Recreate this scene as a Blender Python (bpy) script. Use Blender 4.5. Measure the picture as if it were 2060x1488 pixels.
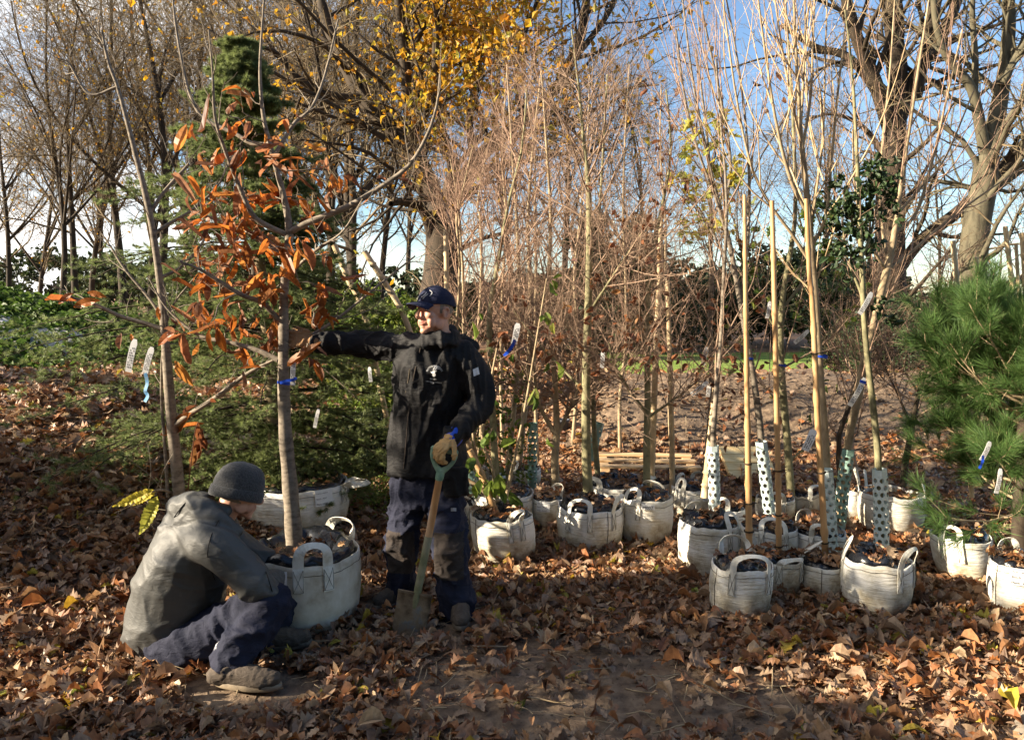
import bpy, math, random
import numpy as np
from mathutils import Vector, Matrix, noise as mnoise
R_ = math.radians
S = bpy.context.scene
for o in list(bpy.data.objects): bpy.data.objects.remove(o)

# ---------------------------------------------------------------- camera
F_PX, W_PX, H_PX, CAM_Z, PITCH = 1548.0, 2060.0, 1488.0, 1.70, R_(5.31)
cd = bpy.data.cameras.new('camera'); cam = bpy.data.objects.new('camera', cd); S.collection.objects.link(cam)
cd.sensor_width = 36; cd.lens = F_PX / W_PX * 36; cd.clip_start = 0.05; cd.clip_end = 2000
cam.location = (0, 0, CAM_Z); cam.rotation_euler = (math.pi/2 - PITCH, 0, 0); S.camera = cam

# ---------------------------------------------------------------- sky and sun
SUN_EL, SUN_AZ = 22.0, 12.0       # elevation; azimuth off the picture's left, towards the viewer
el, az = R_(SUN_EL), R_(SUN_AZ)
SUN_DIR = Vector((-math.cos(el)*math.cos(az), -math.cos(el)*math.sin(az), math.sin(el)))
W = bpy.data.worlds.new('World'); S.world = W; W.use_nodes = True
nt = W.node_tree; N = nt.nodes; L = nt.links; N.clear()
out = N.new('ShaderNodeOutputWorld'); bg = N.new('ShaderNodeBackground'); bg.inputs['Strength'].default_value = 0.066
sky = N.new('ShaderNodeTexSky'); sky.sky_type = 'NISHITA'; sky.sun_disc = False
sky.sun_elevation = el; sky.sun_rotation = math.atan2(SUN_DIR.x, SUN_DIR.y)
sky.air_density = 1.0; sky.dust_density = 0.15; sky.ozone_density = 3.0
tc = N.new('ShaderNodeTexCoord'); mp = N.new('ShaderNodeMapping'); mp.inputs['Scale'].default_value = (1.0, 1.0, 2.4)
n1 = N.new('ShaderNodeTexNoise'); n1.inputs['Scale'].default_value = 2.6; n1.inputs['Detail'].default_value = 9; n1.inputs['Roughness'].default_value = 0.58
mp.inputs['Location'].default_value = (0.3, 1.7, 0.35)
L.new(tc.outputs['Generated'], mp.inputs['Vector']); L.new(mp.outputs[0], n1.inputs['Vector'])
# more cloud towards the west (left) and low on the horizon
sep = N.new('ShaderNodeSeparateXYZ'); L.new(tc.outputs['Generated'], sep.inputs[0])
m1 = N.new('ShaderNodeMath'); m1.operation = 'MULTIPLY_ADD'; m1.inputs[1].default_value = -0.46; m1.inputs[2].default_value = -0.055
L.new(sep.outputs['X'], m1.inputs[0])
m2 = N.new('ShaderNodeMath'); m2.operation = 'ADD'; L.new(n1.outputs['Fac'], m2.inputs[0]); L.new(m1.outputs[0], m2.inputs[1])
cr = N.new('ShaderNodeValToRGB'); cr.color_ramp.elements[0].position = 0.535; cr.color_ramp.elements[1].position = 0.72
L.new(m2.outputs[0], cr.inputs[0])
mixc = N.new('ShaderNodeMix'); mixc.data_type = 'RGBA'; mixc.inputs['B'].default_value = (7.2, 7.0, 6.8, 1)
L.new(cr.outputs[0], mixc.inputs['Factor']); L.new(sky.outputs[0], mixc.inputs['A'])
L.new(mixc.outputs['Result'], bg.inputs['Color']); L.new(bg.outputs[0], out.inputs['Surface'])
sd = bpy.data.lights.new('sun', 'SUN'); sd.energy = 5.0; sd.angle = R_(0.5); sd.color = (1.0, 0.86, 0.66)
sun = bpy.data.objects.new('sun', sd); S.collection.objects.link(sun)
sun.rotation_euler = SUN_DIR.to_track_quat('Z', 'Y').to_euler()
S.view_settings.view_transform = 'Standard'; S.view_settings.look = 'None'; S.view_settings.exposure = 1.8; S.view_settings.gamma = 1.0
S.cycles.max_bounces = 5; S.cycles.diffuse_bounces = 3; S.cycles.glossy_bounces = 2; S.cycles.transmission_bounces = 3
S.cycles.transparent_max_bounces = 4; S.cycles.use_denoising = True

# ---------------------------------------------------------------- pixel <-> world (photo pixels, 2060 x 1488)
FW = np.array((0, math.cos(PITCH), -math.sin(PITCH))); UP = np.array((0, math.sin(PITCH), math.cos(PITCH)))
def ray(px, py): return FW + np.array((1., 0, 0))*(px - W_PX/2)/F_PX + UP*(H_PX/2 - py)/F_PX
def P(px, py, d):                       # the point seen at (px, py) that stands d metres into the scene
    r = ray(px, py); return np.array((0, 0, CAM_Z)) + r*(d/r[1])
def G(px, py, z=0.0):                   # the point at height z seen at (px, py)
    r = ray(px, py); return np.array((0, 0, CAM_Z)) + r*((z - CAM_Z)/r[2])
def PX(d): return d/F_PX                # metres per photo pixel at depth d

# ---------------------------------------------------------------- mesh helpers
class MB:
    def __init__(s): s.v = []; s.f = []; s.n = 0
    def add(s, v, f, mat=0, smooth=True):
        v = np.asarray(v, dtype=np.float64).reshape(-1, 3); f = np.asarray(f, dtype=np.int64)
        if len(v) == 0: return s
        s.f.append((f + s.n, mat, smooth)); s.v.append(v); s.n += len(v); return s
    def build(s, name, mats, parent=None, label=None, cat=None, group=None, kind=None):
        me = bpy.data.meshes.new(name)
        if s.v:
            V = np.concatenate(s.v)
            if parent is not None and parent.type == 'EMPTY' and tuple(parent.location) != (0, 0, 0):
                mi = np.array(parent.matrix_basis.inverted()); V = V @ mi[:3, :3].T + mi[:3, 3]
            elif parent is not None and parent.parent is not None:
                mi = np.array(parent.parent.matrix_basis.inverted()); V = V @ mi[:3, :3].T + mi[:3, 3]
            me.vertices.add(len(V)); me.vertices.foreach_set('co', V.astype(np.float32).ravel())
            loops = np.concatenate([f.ravel() for f, _, _ in s.f])
            tot = np.concatenate([np.full(len(f), f.shape[1]) for f, _, _ in s.f])
            st = np.concatenate(([0], np.cumsum(tot)[:-1]))
            me.loops.add(len(loops)); me.loops.foreach_set('vertex_index', loops.astype(np.int32))
            me.polygons.add(len(tot)); me.polygons.foreach_set('loop_start', st.astype(np.int32))
            me.polygons.foreach_set('material_index', np.concatenate([np.full(len(f), m) for f, m, _ in s.f]).astype(np.int32))
            me.polygons.foreach_set('use_smooth', np.concatenate([np.full(len(f), sm) for f, _, sm in s.f]))
        for m in (mats if isinstance(mats, (list, tuple)) else [mats]): me.materials.append(m)
        me.update(); me.validate()
        return link(name, me, parent, label, cat, group, kind)
def link(name, data, parent=None, label=None, cat=None, group=None, kind=None):
    o = bpy.data.objects.new(name, data); S.collection.objects.link(o)
    if parent is not None: o.parent = parent
    if label: o['label'] = label
    if cat: o['category'] = cat
    if group: o['group'] = group
    if kind: o['kind'] = kind
    return o
def thing(name, label, cat, loc, group=None):
    o = link(name, None, None, label, cat, group); o.location = tuple(float(c) for c in loc); return o
def nrm(a): return a/np.maximum(np.linalg.norm(a, axis=-1, keepdims=True), 1e-9)
def tubes(mb, Pn, Rn, sides=4, mat=0, cap=False):
    """Pn (N,n,3) centre lines, Rn (N,n) radii"""
    Pn = np.asarray(Pn, float); Rn = np.asarray(Rn, float)
    if Pn.ndim == 2: Pn = Pn[None]; Rn = Rn[None]
    N_, n, _ = Pn.shape
    if N_ == 0: return
    T = nrm(np.gradient(Pn, axis=1)); m = nrm(Pn[:, -1] - Pn[:, 0])
    ref = np.zeros((N_, 3)); ax = np.abs(m).argmin(1); ref[np.arange(N_), ax] = 1
    U = nrm(np.cross(T, ref[:, None, :])); Vv = np.cross(T, U)
    a = np.arange(sides)*2*math.pi/sides
    V = Pn[:, :, None, :] + Rn[:, :, None, None]*(U[:, :, None, :]*np.cos(a)[None, None, :, None] + Vv[:, :, None, :]*np.sin(a)[None, None, :, None])
    b = (np.arange(N_)*n*sides)[:, None, None] + (np.arange(n-1)*sides)[None, :, None]
    k = np.arange(sides)[None, None, :]; k2 = (np.arange(sides)+1) % sides; k2 = k2[None, None, :]
    Fq = np.stack([b+k, b+k2, b+sides+k2, b+sides+k], -1).reshape(-1, 4)
    mb.add(V.reshape(-1, 3), Fq, mat)
    if cap:
        for i in range(N_):
            for e, order in ((0, -1), (n-1, 1)):
                ring = V[i, e]; c = Pn[i, e]
                idx = np.arange(sides)
                f = np.stack([np.full(sides, sides), idx, (idx+1) % sides], -1)
                if order < 0: f = f[:, ::-1]
                mb.add(np.vstack([ring, c]), f, mat)
def smoothline(pts, n, extra=None):
    """Catmull-Rom through control rows (any width), resampled to n rows"""
    p = np.asarray(pts, float); p = np.vstack([2*p[0]-p[1], p, 2*p[-1]-p[-2]])
    seg = len(p) - 3; t = np.linspace(0, seg - 1e-6, n); i = t.astype(int); u = (t - i)[:, None]
    a, b, c, d = p[i], p[i+1], p[i+2], p[i+3]
    return 0.5*((2*b) + (-a+c)*u + (2*a-5*b+4*c-d)*u**2 + (-a+3*b-3*c+d)*u**3)
def spawn(rng, Pp, Rp, k, t0=.25, t1=.97, ang=45, asd=12, lf=.5, lsd=.3, n=5, wander=.12, up=.05, rf=.6, tip=.25, shape=.4, rmax=1, lmin=0.0, L0=None):
    """children of every parent polyline; vectorised"""
    N_, n0, _ = Pp.shape; M = N_*k
    pi = np.repeat(np.arange(N_), k); j = np.tile(np.arange(k), N_)
    t = t0 + (t1-t0)*np.clip((j + rng.random(M))/k, 0, 1); x = t*(n0-1); i = np.minimum(x.astype(int), n0-2); u = (x-i)[:, None]
    base = Pp[pi, i]*(1-u) + Pp[pi, i+1]*u; tan = nrm(Pp[pi, i+1] - Pp[pi, i])
    rb = np.minimum((Rp[pi, i]*(1-u[:, 0]) + Rp[pi, i+1]*u[:, 0])*rf, rmax)
    plen = np.linalg.norm(np.diff(Pp, axis=1), axis=2).sum(1)[pi] if L0 is None else np.full(M, L0)
    ref = np.where(np.abs(tan[:, 2:3]) < .9, np.array([[0, 0, 1.]]), np.array([[1., 0, 0]]))
    U = nrm(np.cross(tan, ref)); V = np.cross(tan, U)
    phi = j*2.4 + rng.random(N_)[pi]*6.28 + rng.normal(0, .5, M); a = np.radians(rng.normal(ang, asd, M))[:, None]
    d = np.cos(a)*tan + np.sin(a)*(U*np.cos(phi)[:, None] + V*np.sin(phi)[:, None])
    Ln = np.maximum(plen*lf*(1 - shape*t)*np.clip(rng.normal(1, lsd, M), .35, 1.8), lmin)
    st = (Ln/(n-1))[:, None]; pts = [base]
    drift = rng.normal(0, wander*.6, (M, 3))
    for _ in range(n-1):
        d = nrm(d + rng.normal(0, wander, (M, 3)) + drift + np.array([[0, 0, up]])); pts.append(pts[-1] + d*st)
    Pc = np.stack(pts, 1); Rc = rb[:, None]*np.linspace(1, tip, n)[None]
    return Pc, Rc
def rotmats(z, x):
    """rows of matrices whose local z (normal) and x (midrib) follow the given directions"""
    x = nrm(x); z = nrm(z - (z*x).sum(-1, keepdims=True)*x); y = np.cross(z, x)
    return np.stack([x, y, z], -1)
def scatter(mb, TV, TF, pos, M, sc, mat=0, smooth=False):
    N_ = len(pos)
    if N_ == 0: return
    sc = np.broadcast_to(np.asarray(sc, float).reshape(-1, 1, 1) if np.ndim(sc) else np.full((1, 1, 1), sc), (N_, 1, 1))
    TV = np.asarray(TV, float)
    if TV.ndim == 2: TV = TV[None]
    V = np.einsum('nij,nkj->nki', M, np.broadcast_to(TV, (N_,) + TV.shape[1:])*sc) + pos[:, None, :]
    k = V.shape[1]
    for F in (TF if isinstance(TF, list) else [TF]):
        pass
    F = np.asarray(TF); Fa = (F[None] + (np.arange(N_)*k)[:, None, None]).reshape(-1, F.shape[1])
    mb.add(V.reshape(-1, 3), Fa, mat, smooth)
def fbm(x, y, s=1.0, seed=0, o=4):
    """cheap smooth value noise on arrays, about -1..1"""
    x = np.asarray(x, float)*s + seed*17.3; y = np.asarray(y, float)*s + seed*7.7; r = np.zeros(np.broadcast(x, y).shape); a = 1.0; tot = 0
    for _ in range(o):
        xi = np.floor(x); yi = np.floor(y); fx = x-xi; fy = y-yi; fx = fx*fx*(3-2*fx); fy = fy*fy*(3-2*fy)
        h = lambda i, j: np.modf(np.abs(np.sin(i*127.1 + j*311.7)*43758.5453))[0]
        r = r + a*((h(xi, yi)*(1-fx) + h(xi+1, yi)*fx)*(1-fy) + (h(xi, yi+1)*(1-fx) + h(xi+1, yi+1)*fx)*fy - .5)*2
        tot += a; a *= .5; x = x*2.03+5.1; y = y*2.03+9.2
    return r/tot
def grid_faces(nu, nv, wrap=False):
    i = np.arange(nu-1)[:, None]*nv; j = np.arange(nv if wrap else nv-1)[None]; j2 = (j+1) % nv
    return np.stack([i+j, i+j2, i+nv+j2, i+nv+j], -1).reshape(-1, 4)
def loft(mb, secs, sides=20, mat=0, caps=True):
    """secs: (centre, axis_a, axis_b) ellipse sections, closed at the ends"""
    a = np.arange(sides)*2*math.pi/sides; rows = []
    for c, A, B in secs: rows.append(np.asarray(c) + np.outer(np.cos(a), A) + np.outer(np.sin(a), B))
    V = np.concatenate(rows); mb.add(V, grid_faces(len(secs), sides, True), mat)
    if caps:
        k = np.arange(sides); k2 = (k+1) % sides
        for e, c in ((0, secs[0][0]), (len(secs)-1, secs[-1][0])):
            f = np.stack([k, k2, np.full(sides, sides)], -1)
            if e == 0: f = f[:, ::-1]
            mb.add(np.vstack([rows[e], c]), f, mat)
def limb(mb, pts, rad, n=20, sides=16, mat=0, flat=None):
    """tapered rounded limb through points with radii"""
    q = smoothline([list(p)+[r] for p, r in zip(pts, rad)], n); p, r = q[:, :3], np.maximum(q[:, 3], .002)
    t0 = nrm(p[0]-p[1]); t1 = nrm(p[-1]-p[-2])
    hs = [math.sin(x) for x in np.linspace(math.pi/2, .15, 4)][1:]; hc = [math.sqrt(1-h*h) for h in hs]
    A = [p[0]+t0*r[0]*h for h in hc[::-1]]; Ar = [r[0]*h for h in hs[::-1]]
    B = [p[-1]+t1*r[-1]*h for h in hc]; Br = [r[-1]*h for h in hs]
    tubes(mb, np.array(A+list(p)+B), np.array(Ar+list(r)+Br), sides, mat, cap=True)
def ellipsoid(mb, c, r, M=None, n=12, mat=0):
    th = np.linspace(0.02, math.pi-.02, n); ph = np.arange(2*n)*math.pi/n
    V = np.stack([np.outer(np.sin(th), np.cos(ph)), np.outer(np.sin(th), np.sin(ph)), np.outer(np.cos(th), np.ones(2*n))], -1).reshape(-1, 3)*np.asarray(r)
    if M is not None: V = V @ np.asarray(M).T
    V = V + np.asarray(c); mb.add(V, grid_faces(n, 2*n, True)[:, ::-1], mat)
    k = np.arange(2*n); k2 = (k+1) % (2*n)
    mb.add(np.vstack([V[:2*n], V[:2*n].mean(0)]), np.stack([k, k2, np.full(2*n, 2*n)], -1), mat)
    mb.add(np.vstack([V[-2*n:], V[-2*n:].mean(0)]), np.stack([k2, k, np.full(2*n, 2*n)], -1), mat)
def boxm(mb, c, h, M=None, mat=0, bev=0.0):
    """box with centre c and half sizes h; M turns it"""
    s = np.array([[x, y, z] for x in (-1, 1) for y in (-1, 1) for z in (-1, 1)], float)*np.asarray(h)
    F = [[0, 1, 3, 2], [4, 6, 7, 5], [0, 4, 5, 1], [2, 3, 7, 6], [0, 2, 6, 4], [1, 5, 7, 3]]
    if bev:
        rows = []
        hx, hy, hz = h; b = bev
        ring = [(-hx+b, -hy), (hx-b, -hy), (hx, -hy+b), (hx, hy-b), (hx-b, hy), (-hx+b, hy), (-hx, hy-b), (-hx, -hy+b)]
        V = np.array([[x*(1-b/hx if z in (0, 3) else 1), y*(1-b/hy if z in (0, 3) else 1), zz] for z, zz in enumerate((-hz, -hz+b, hz-b, hz)) for x, y in ring])
        if M is not None: V = V @ np.asarray(M).T
        V = V + np.asarray(c); mb.add(V, grid_faces(4, 8, True), mat, False)
        mb.add(V[24:], np.array([[0, 1, 2, 3], [0, 3, 4, 7], [4, 5, 6, 7]]), mat, False); mb.add(V[:8], np.array([[3, 2, 1, 0], [7, 4, 3, 0], [7, 6, 5, 4]]), mat, False)
        return
    if M is not None: s = s @ np.asarray(M).T
    mb.add(s + np.asarray(c), F, mat, False)
def voxel_mesh(mb, voxel, smooth=6, fac=.5):
    """union everything in mb into one continuous skin; returns vertices, quad faces and normals"""
    o = mb.build('tmp', [], None); m = o.modifiers.new('r', 'REMESH'); m.mode = 'VOXEL'; m.voxel_size = voxel
    if smooth: s = o.modifiers.new('s', 'SMOOTH'); s.iterations = smooth; s.factor = fac
    dg = bpy.context.evaluated_depsgraph_get(); me = bpy.data.meshes.new_from_object(o.evaluated_get(dg))
    V = np.empty(len(me.vertices)*3, np.float32); me.vertices.foreach_get('co', V)
    Nn = np.empty(len(me.vertices)*3, np.float32); me.vertices.foreach_get('normal', Nn)
    Lt = np.empty(len(me.polygons), np.int32); me.polygons.foreach_get('loop_total', Lt)
    Li = np.empty(len(me.loops), np.int32); me.loops.foreach_get('vertex_index', Li)
    bpy.data.objects.remove(o); 
    Fq = Li.reshape(-1, 4) if (Lt == 4).all() else None
    if Fq is None:
        st = np.concatenate(([0], np.cumsum(Lt)[:-1])); Fq = np.array([[Li[s], Li[s+1], Li[s+2], Li[s+min(3, t-1)]] for s, t in zip(st, Lt) if t == 4])
    return V.reshape(-1, 3).astype(float), Fq, Nn.reshape(-1, 3).astype(float)

# ---------------------------------------------------------------- materials
def newmat(name):
    m = bpy.data.materials.new(name); m.use_nodes = True; nt = m.node_tree; nt.nodes.clear()
    o = nt.nodes.new('ShaderNodeOutputMaterial'); b = nt.nodes.new('ShaderNodeBsdfPrincipled'); nt.links.new(b.outputs[0], o.inputs[0]); return m, nt, b, o
def ramp(nt, cols, src, pos=None):
    r = nt.nodes.new('ShaderNodeValToRGB'); e = r.color_ramp.elements
    while len(e) < len(cols): e.new(.5)
    for i, c in enumerate(cols): e[i].position = pos[i] if pos else i/(len(cols)-1); 
    for i, c in enumerate(cols): e[i].color = (*c, 1)
    nt.links.new(src, r.inputs[0]); return r.outputs[0]
def noisen(nt, scale, detail=4, rough=.55, vec=None, dist=0):
    n = nt.nodes.new('ShaderNodeTexNoise'); n.inputs['Scale'].default_value = scale; n.inputs['Detail'].default_value = detail
    n.inputs['Roughness'].default_value = rough; n.inputs['Distortion'].default_value = dist
    if vec is not None: nt.links.new(vec, n.inputs['Vector'])
    return n.outputs['Fac']
def objvec(nt, scale=(1, 1, 1)):
    t = nt.nodes.new('ShaderNodeTexCoord'); m = nt.nodes.new('ShaderNodeMapping'); m.inputs['Scale'].default_value = scale
    nt.links.new(t.outputs['Object'], m.inputs[0]); return m.outputs[0]
def bump(nt, b, h, st=.5, dist=.01):
    n = nt.nodes.new('ShaderNodeBump'); n.inputs['Strength'].default_value = st; n.inputs['Distance'].default_value = dist
    nt.links.new(h, n.inputs['Height']); nt.links.new(n.outputs[0], b.inputs['Normal'])
def noisemat(name, cols, scale=8, rough=.85, vscale=(1, 1, 1), detail=5, bst=.4, bdist=.01, spec=.3, sheen=0):
    m, nt, b, o = newmat(name); v = objvec(nt, vscale); f = noisen(nt, scale, detail, .6, v)
    nt.links.new(ramp(nt, cols, f, [.3 + .4*i/(len(cols)-1) for i in range(len(cols))] if len(cols) > 1 else None), b.inputs['Base Color'])
    b.inputs['Roughness'].default_value = rough; b.inputs['Specular IOR Level'].default_value = spec
    if sheen: b.inputs['Sheen Weight'].default_value = sheen
    if bst: bump(nt, b, f, bst, bdist)
    return m
def leafmat(name, cols, trans=.35, rough=.55, spec=.35, veins=0):
    m, nt, b, o = newmat(name); g = nt.nodes.new('ShaderNodeNewGeometry')
    c = ramp(nt, cols, g.outputs['Random Per Island']); v = objvec(nt); f = noisen(nt, 45, 3, .6, v)
    mx = nt.nodes.new('ShaderNodeMix'); mx.data_type = 'RGBA'; mx.blend_type = 'MULTIPLY'; mx.inputs['Factor'].default_value = .75
    nt.links.new(c, mx.inputs['A']); nt.links.new(ramp(nt, [(.45, .42, .4), (1, 1, 1)], f, [.3, .6]), mx.inputs['B'])
    nt.links.new(mx.outputs['Result'], b.inputs['Base Color']); b.inputs['Roughness'].default_value = rough; b.inputs['Specular IOR Level'].default_value = spec
    if trans:
        t = nt.nodes.new('ShaderNodeBsdfTranslucent'); nt.links.new(mx.outputs['Result'], t.inputs[0])
        ms = nt.nodes.new('ShaderNodeMixShader'); ms.inputs[0].default_value = trans
        nt.links.new(b.outputs[0], ms.inputs[1]); nt.links.new(t.outputs[0], ms.inputs[2]); nt.links.new(ms.outputs[0], o.inputs[0])
    return m
M = {}
M['litter'] = leafmat('leaf_litter', [(.15, .06, .028), (.38, .15, .055), (.20, .10, .05), (.50, .30, .15), (.28, .115, .04), (.44, .31, .20), (.15, .075, .045), (.58, .42, .26), (.40, .15, .04), (.27, .17, .11), (.36, .25, .17), (.10, .05, .03)], .22, .5, .45)
M['yellow_litter'] = leafmat('yellow_leaf', [(.45, .36, .04), (.35, .30, .05), (.50, .30, .03), (.25, .30, .06)], .3)
M['soil'] = noisemat('soil', [(.04, .027, .018), (.10, .07, .047), (.16, .115, .08), (.07, .05, .034)], 9, .95, detail=9, bst=.9, bdist=.03)
M['chestnut'] = leafmat('chestnut_leaf', [(.42, .115, .022), (.60, .20, .035), (.22, .065, .022), (.58, .25, .06), (.40, .12, .03), (.36, .19, .11), (.16, .06, .03), (.45, .20, .07)], .55, .45)
M['oak_gold'] = leafmat('golden_leaf', [(.62, .33, .02), (.70, .42, .03), (.50, .20, .02), (.60, .40, .04), (.38, .36, .05)], .5)
M['maple_yellow'] = leafmat('maple_leaf', [(.60, .50, .08), (.42, .46, .09), (.66, .50, .05), (.34, .40, .08)], .5)
M['green_leaf'] = leafmat('green_leaf', [(.12, .20, .03), (.20, .27, .04), (.08, .15, .03), (.30, .32, .06)], .4)
M['dark_leaf'] = leafmat('dark_green_leaf', [(.03, .06, .022), (.05, .09, .03), (.025, .045, .02)], .25)
M['hedge'] = leafmat('hedge_leaf', [(.035, .06, .02), (.06, .09, .03), (.025, .04, .015), (.09, .10, .04)], .25)
M['bramble'] = leafmat('bramble_leaf', [(.07, .13, .022), (.11, .19, .03), (.045, .085, .018), (.15, .22, .045)], .35)
M['brown_leaf'] = leafmat('brown_leaf', [(.22, .08, .035), (.30, .12, .05), (.14, .05, .03), (.34, .17, .06)], .4)
M['needle'] = leafmat('cedar_needle', [(.19, .24, .08), (.25, .30, .11), (.12, .17, .06), (.33, .37, .17)], .5)
M['pine'] = leafmat('pine_needle', [(.10, .19, .05), (.14, .26, .07), (.07, .14, .045), (.21, .30, .09)], .45)
def bark(name, c0, c1, scale=14, vs=(1, 1, .25), b=.5): return noisemat(name, [c0, c1, tuple(x*1.3 for x in c1)], scale, .85, vs, 6, b, .012)
M['bark_grey'] = bark('grey_bark', (.085, .068, .05), (.21, .175, .135), 22, (1, 1, 2.2), .35)
M['bark_dark'] = bark('oak_bark', (.014, .010, .007), (.048, .035, .023), 9, (1, 1, .3), .9)
M['bark_green'] = bark('green_bark', (.10, .095, .05), (.22, .20, .11), 22, (1, 1, .8), .35)
M['bark_tan'] = bark('tan_bark', (.17, .12, .07), (.34, .26, .16), 20, (1, 1, .5), .3)
M['bark_far'] = bark('lichened_bark', (.035, .030, .019), (.10, .088, .056), 9, (1, 1, .3), .8)
M['twig_brown'] = bark('brown_twig', (.12, .078, .054), (.29, .20, .14), 12, (1, 1, 1), .1)
M['twig_red'] = bark('red_twig', (.15, .09, .065), (.33, .215, .15), 12, (1, 1, 1), .1)
M['twig_tan'] = bark('tan_twig', (.26, .17, .09), (.50, .36, .21), 12, (1, 1, 1), .1)
M['twig_far'] = bark('far_twig', (.075, .055, .032), (.16, .12, .07), 3, (1, 1, 1), 0)
# ================================================================ THE GROUND
def ss(a, b, x): t = np.clip((x-a)/(b-a), 0, 1); return t*t*(3-2*t)
def ground(x, y):
    x = np.asarray(x, float); y = np.asarray(y, float)
    z = .025*fbm(x, y, .9, 1) + .012*fbm(x, y, 3.2, 2)
    z = z + .95*np.exp(-(((x+4.3)/1.75)**2 + ((y-7.1)/1.9)**2))*(1+.12*fbm(x, y, 1.3, 5))        # heap of leaves, left
    z = z + .34*np.exp(-(((x+3.4)/1.3)**2 + ((y-5.0)/1.2)**2))
    bank = (.70 + .08*fbm(x, y*.3, .7, 8))*ss(7.7, 9.4, y + .25*fbm(x, y, .8, 9))*(1-ss(10.2, 12.6, y))*ss(-.3, 1.4, x)*(1-.7*ss(5.4, 8.5, x))
    z = z + bank*(1+.10*fbm(x, y, 2.4, 4)) + .05*bank*fbm(x, y, 7, 3)
    z = z + 1.5*np.exp(-(((x+13.5)/4.6)**2 + ((y-21)/3.2)**2))*(1+.2*fbm(x, y, .6, 6))             # nettle mound
    return z + ss(24, 60, y)*1.6
def on(p, dz=0.0): return np.array((p[0], p[1], float(ground(p[0], p[1])) + dz))
def axis(segs):
    r = [];
    for a, b, n in segs: r.append(np.linspace(a, b, n, endpoint=False))
    return np.concatenate(r + [[segs[-1][1]]])
xs = axis([(-400, -30, 14), (-30, -8, 44), (-8, 8, 200), (8, 30, 44), (30, 400, 14)])
ys = axis([(-60, 0, 12), (0, 2.4, 12), (2.4, 12.6, 150), (12.6, 30, 70), (30, 80, 24), (80, 600, 14)])
X, Y = np.meshgrid(xs, ys); Z = ground(X, Y)
gm, nt_, b_, o_ = newmat('ground_leafy_soil')
v = objvec(nt_); f1 = noisen(nt_, 11, 8, .65, v); f2 = noisen(nt_, .35, 3, .5, v)
cA = ramp(nt_, [(.055, .037, .024), (.14, .095, .062), (.22, .155, .10), (.30, .21, .14)], f1, [.3, .45, .58, .72])
cB = ramp(nt_, [(.085, .048, .028), (.20, .105, .052), (.30, .17, .09), (.40, .25, .14)], noisen(nt_, 24, 8, .7, v), [.3, .45, .58, .7])
sx = nt_.nodes.new('ShaderNodeSeparateXYZ'); tcn = nt_.nodes.new('ShaderNodeTexCoord'); nt_.links.new(tcn.outputs['Object'], sx.inputs[0])
far = nt_.nodes.new('ShaderNodeMapRange'); far.inputs['From Min'].default_value = 9.5; far.inputs['From Max'].default_value = 13; nt_.links.new(sx.outputs['Y'], far.inputs[0])
mx = nt_.nodes.new('ShaderNodeMix'); mx.data_type = 'RGBA'; nt_.links.new(far.outputs[0], mx.inputs['Factor']); nt_.links.new(cA, mx.inputs['A']); nt_.links.new(cB, mx.inputs['B'])
nt_.links.new(mx.outputs['Result'], b_.inputs['Base Color']); b_.inputs['Roughness'].default_value = .95; bump(nt_, b_, f1, .9, .03)
mb = MB(); mb.add(np.stack([X, Y, Z], -1).reshape(-1, 3), grid_faces(len(ys), len(xs)))
mb.build('ground', gm, None, kind='structure')
# the mown lawn beyond the bank
lm, nt_, b_, o_ = newmat('lawn_grass'); v = objvec(nt_); nt_.links.new(ramp(nt_, [(.12, .19, .025), (.19, .28, .035), (.25, .34, .06)], noisen(nt_, 6, 6, .6, v), [.3, .5, .7]), b_.inputs['Base Color']); b_.inputs['Roughness'].default_value = .9
bump(nt_, b_, noisen(nt_, 90, 2, .6, v), .8, .02)
gx = np.linspace(2.5, 17, 60); gy = np.linspace(12.8, 24, 50); GX, GY = np.meshgrid(gx, gy)
mb = MB(); mb.add(np.stack([GX, GY, ground(GX, GY)+.03], -1).reshape(-1, 3), grid_faces(50, 60)); mb.build('lawn', lm, None, kind='structure')

# ---------------------------------------------------------------- leaf shapes (x = midrib 0..1, y = width, z = curl)
def leaf_shape(half, bend=.15, fold=.12, seed=0):
    """half: list of (x, y) along one edge from stalk to tip -> (verts, quad faces) with a midrib row"""
    r = np.random.default_rng(seed); xs_ = [p[0] for p in half]; n = len(half); V = []
    for x, w in half:
        zc = bend*math.sin(x*2.6 + seed) - bend*.3
        V += [(x, w, zc + fold*w*2 + r.normal(0, .03)), (x*.98+.01, 0, zc), (x, -w, zc + fold*w*2 + r.normal(0, .03))]
    return np.array(V), grid_faces(n, 3)
OAK = [(0, .02), (.14, .05), (.22, .16), (.32, .09), (.42, .24), (.53, .13), (.64, .30), (.76, .17), (.86, .22), (.95, .10), (1, .01)]
MAPLE = [(0, .01), (.04, .13), (.12, .36), (.2, .19), (.36, .52), (.48, .20), (.60, .33), (.74, .13), (.88, .12), (1, .01)]
LONG = [(0, .01), (.12, .08), (.3, .15), (.5, .17), (.7, .15), (.86, .09), (1, .01)]
OVAL = [(0, .01), (.2, .2), (.5, .29), (.8, .18), (1, .01)]
def shapes(specs): return [leaf_shape(h, b, f, s) for h, b, f, s in specs]
near_shapes = shapes([(OAK, .16, .25, 1), (OAK, -.22, .1, 2), (OAK, .3, .5, 3), (MAPLE, .15, .2, 4), (MAPLE, -.2, .15, 5), (MAPLE, .25, .4, 6), (LONG, .2, .35, 7), (OVAL, .25, .5, 8), (OAK, .4, .9, 9), (OVAL, -.3, .8, 10)])
rng = np.random.default_rng(7)
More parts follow.
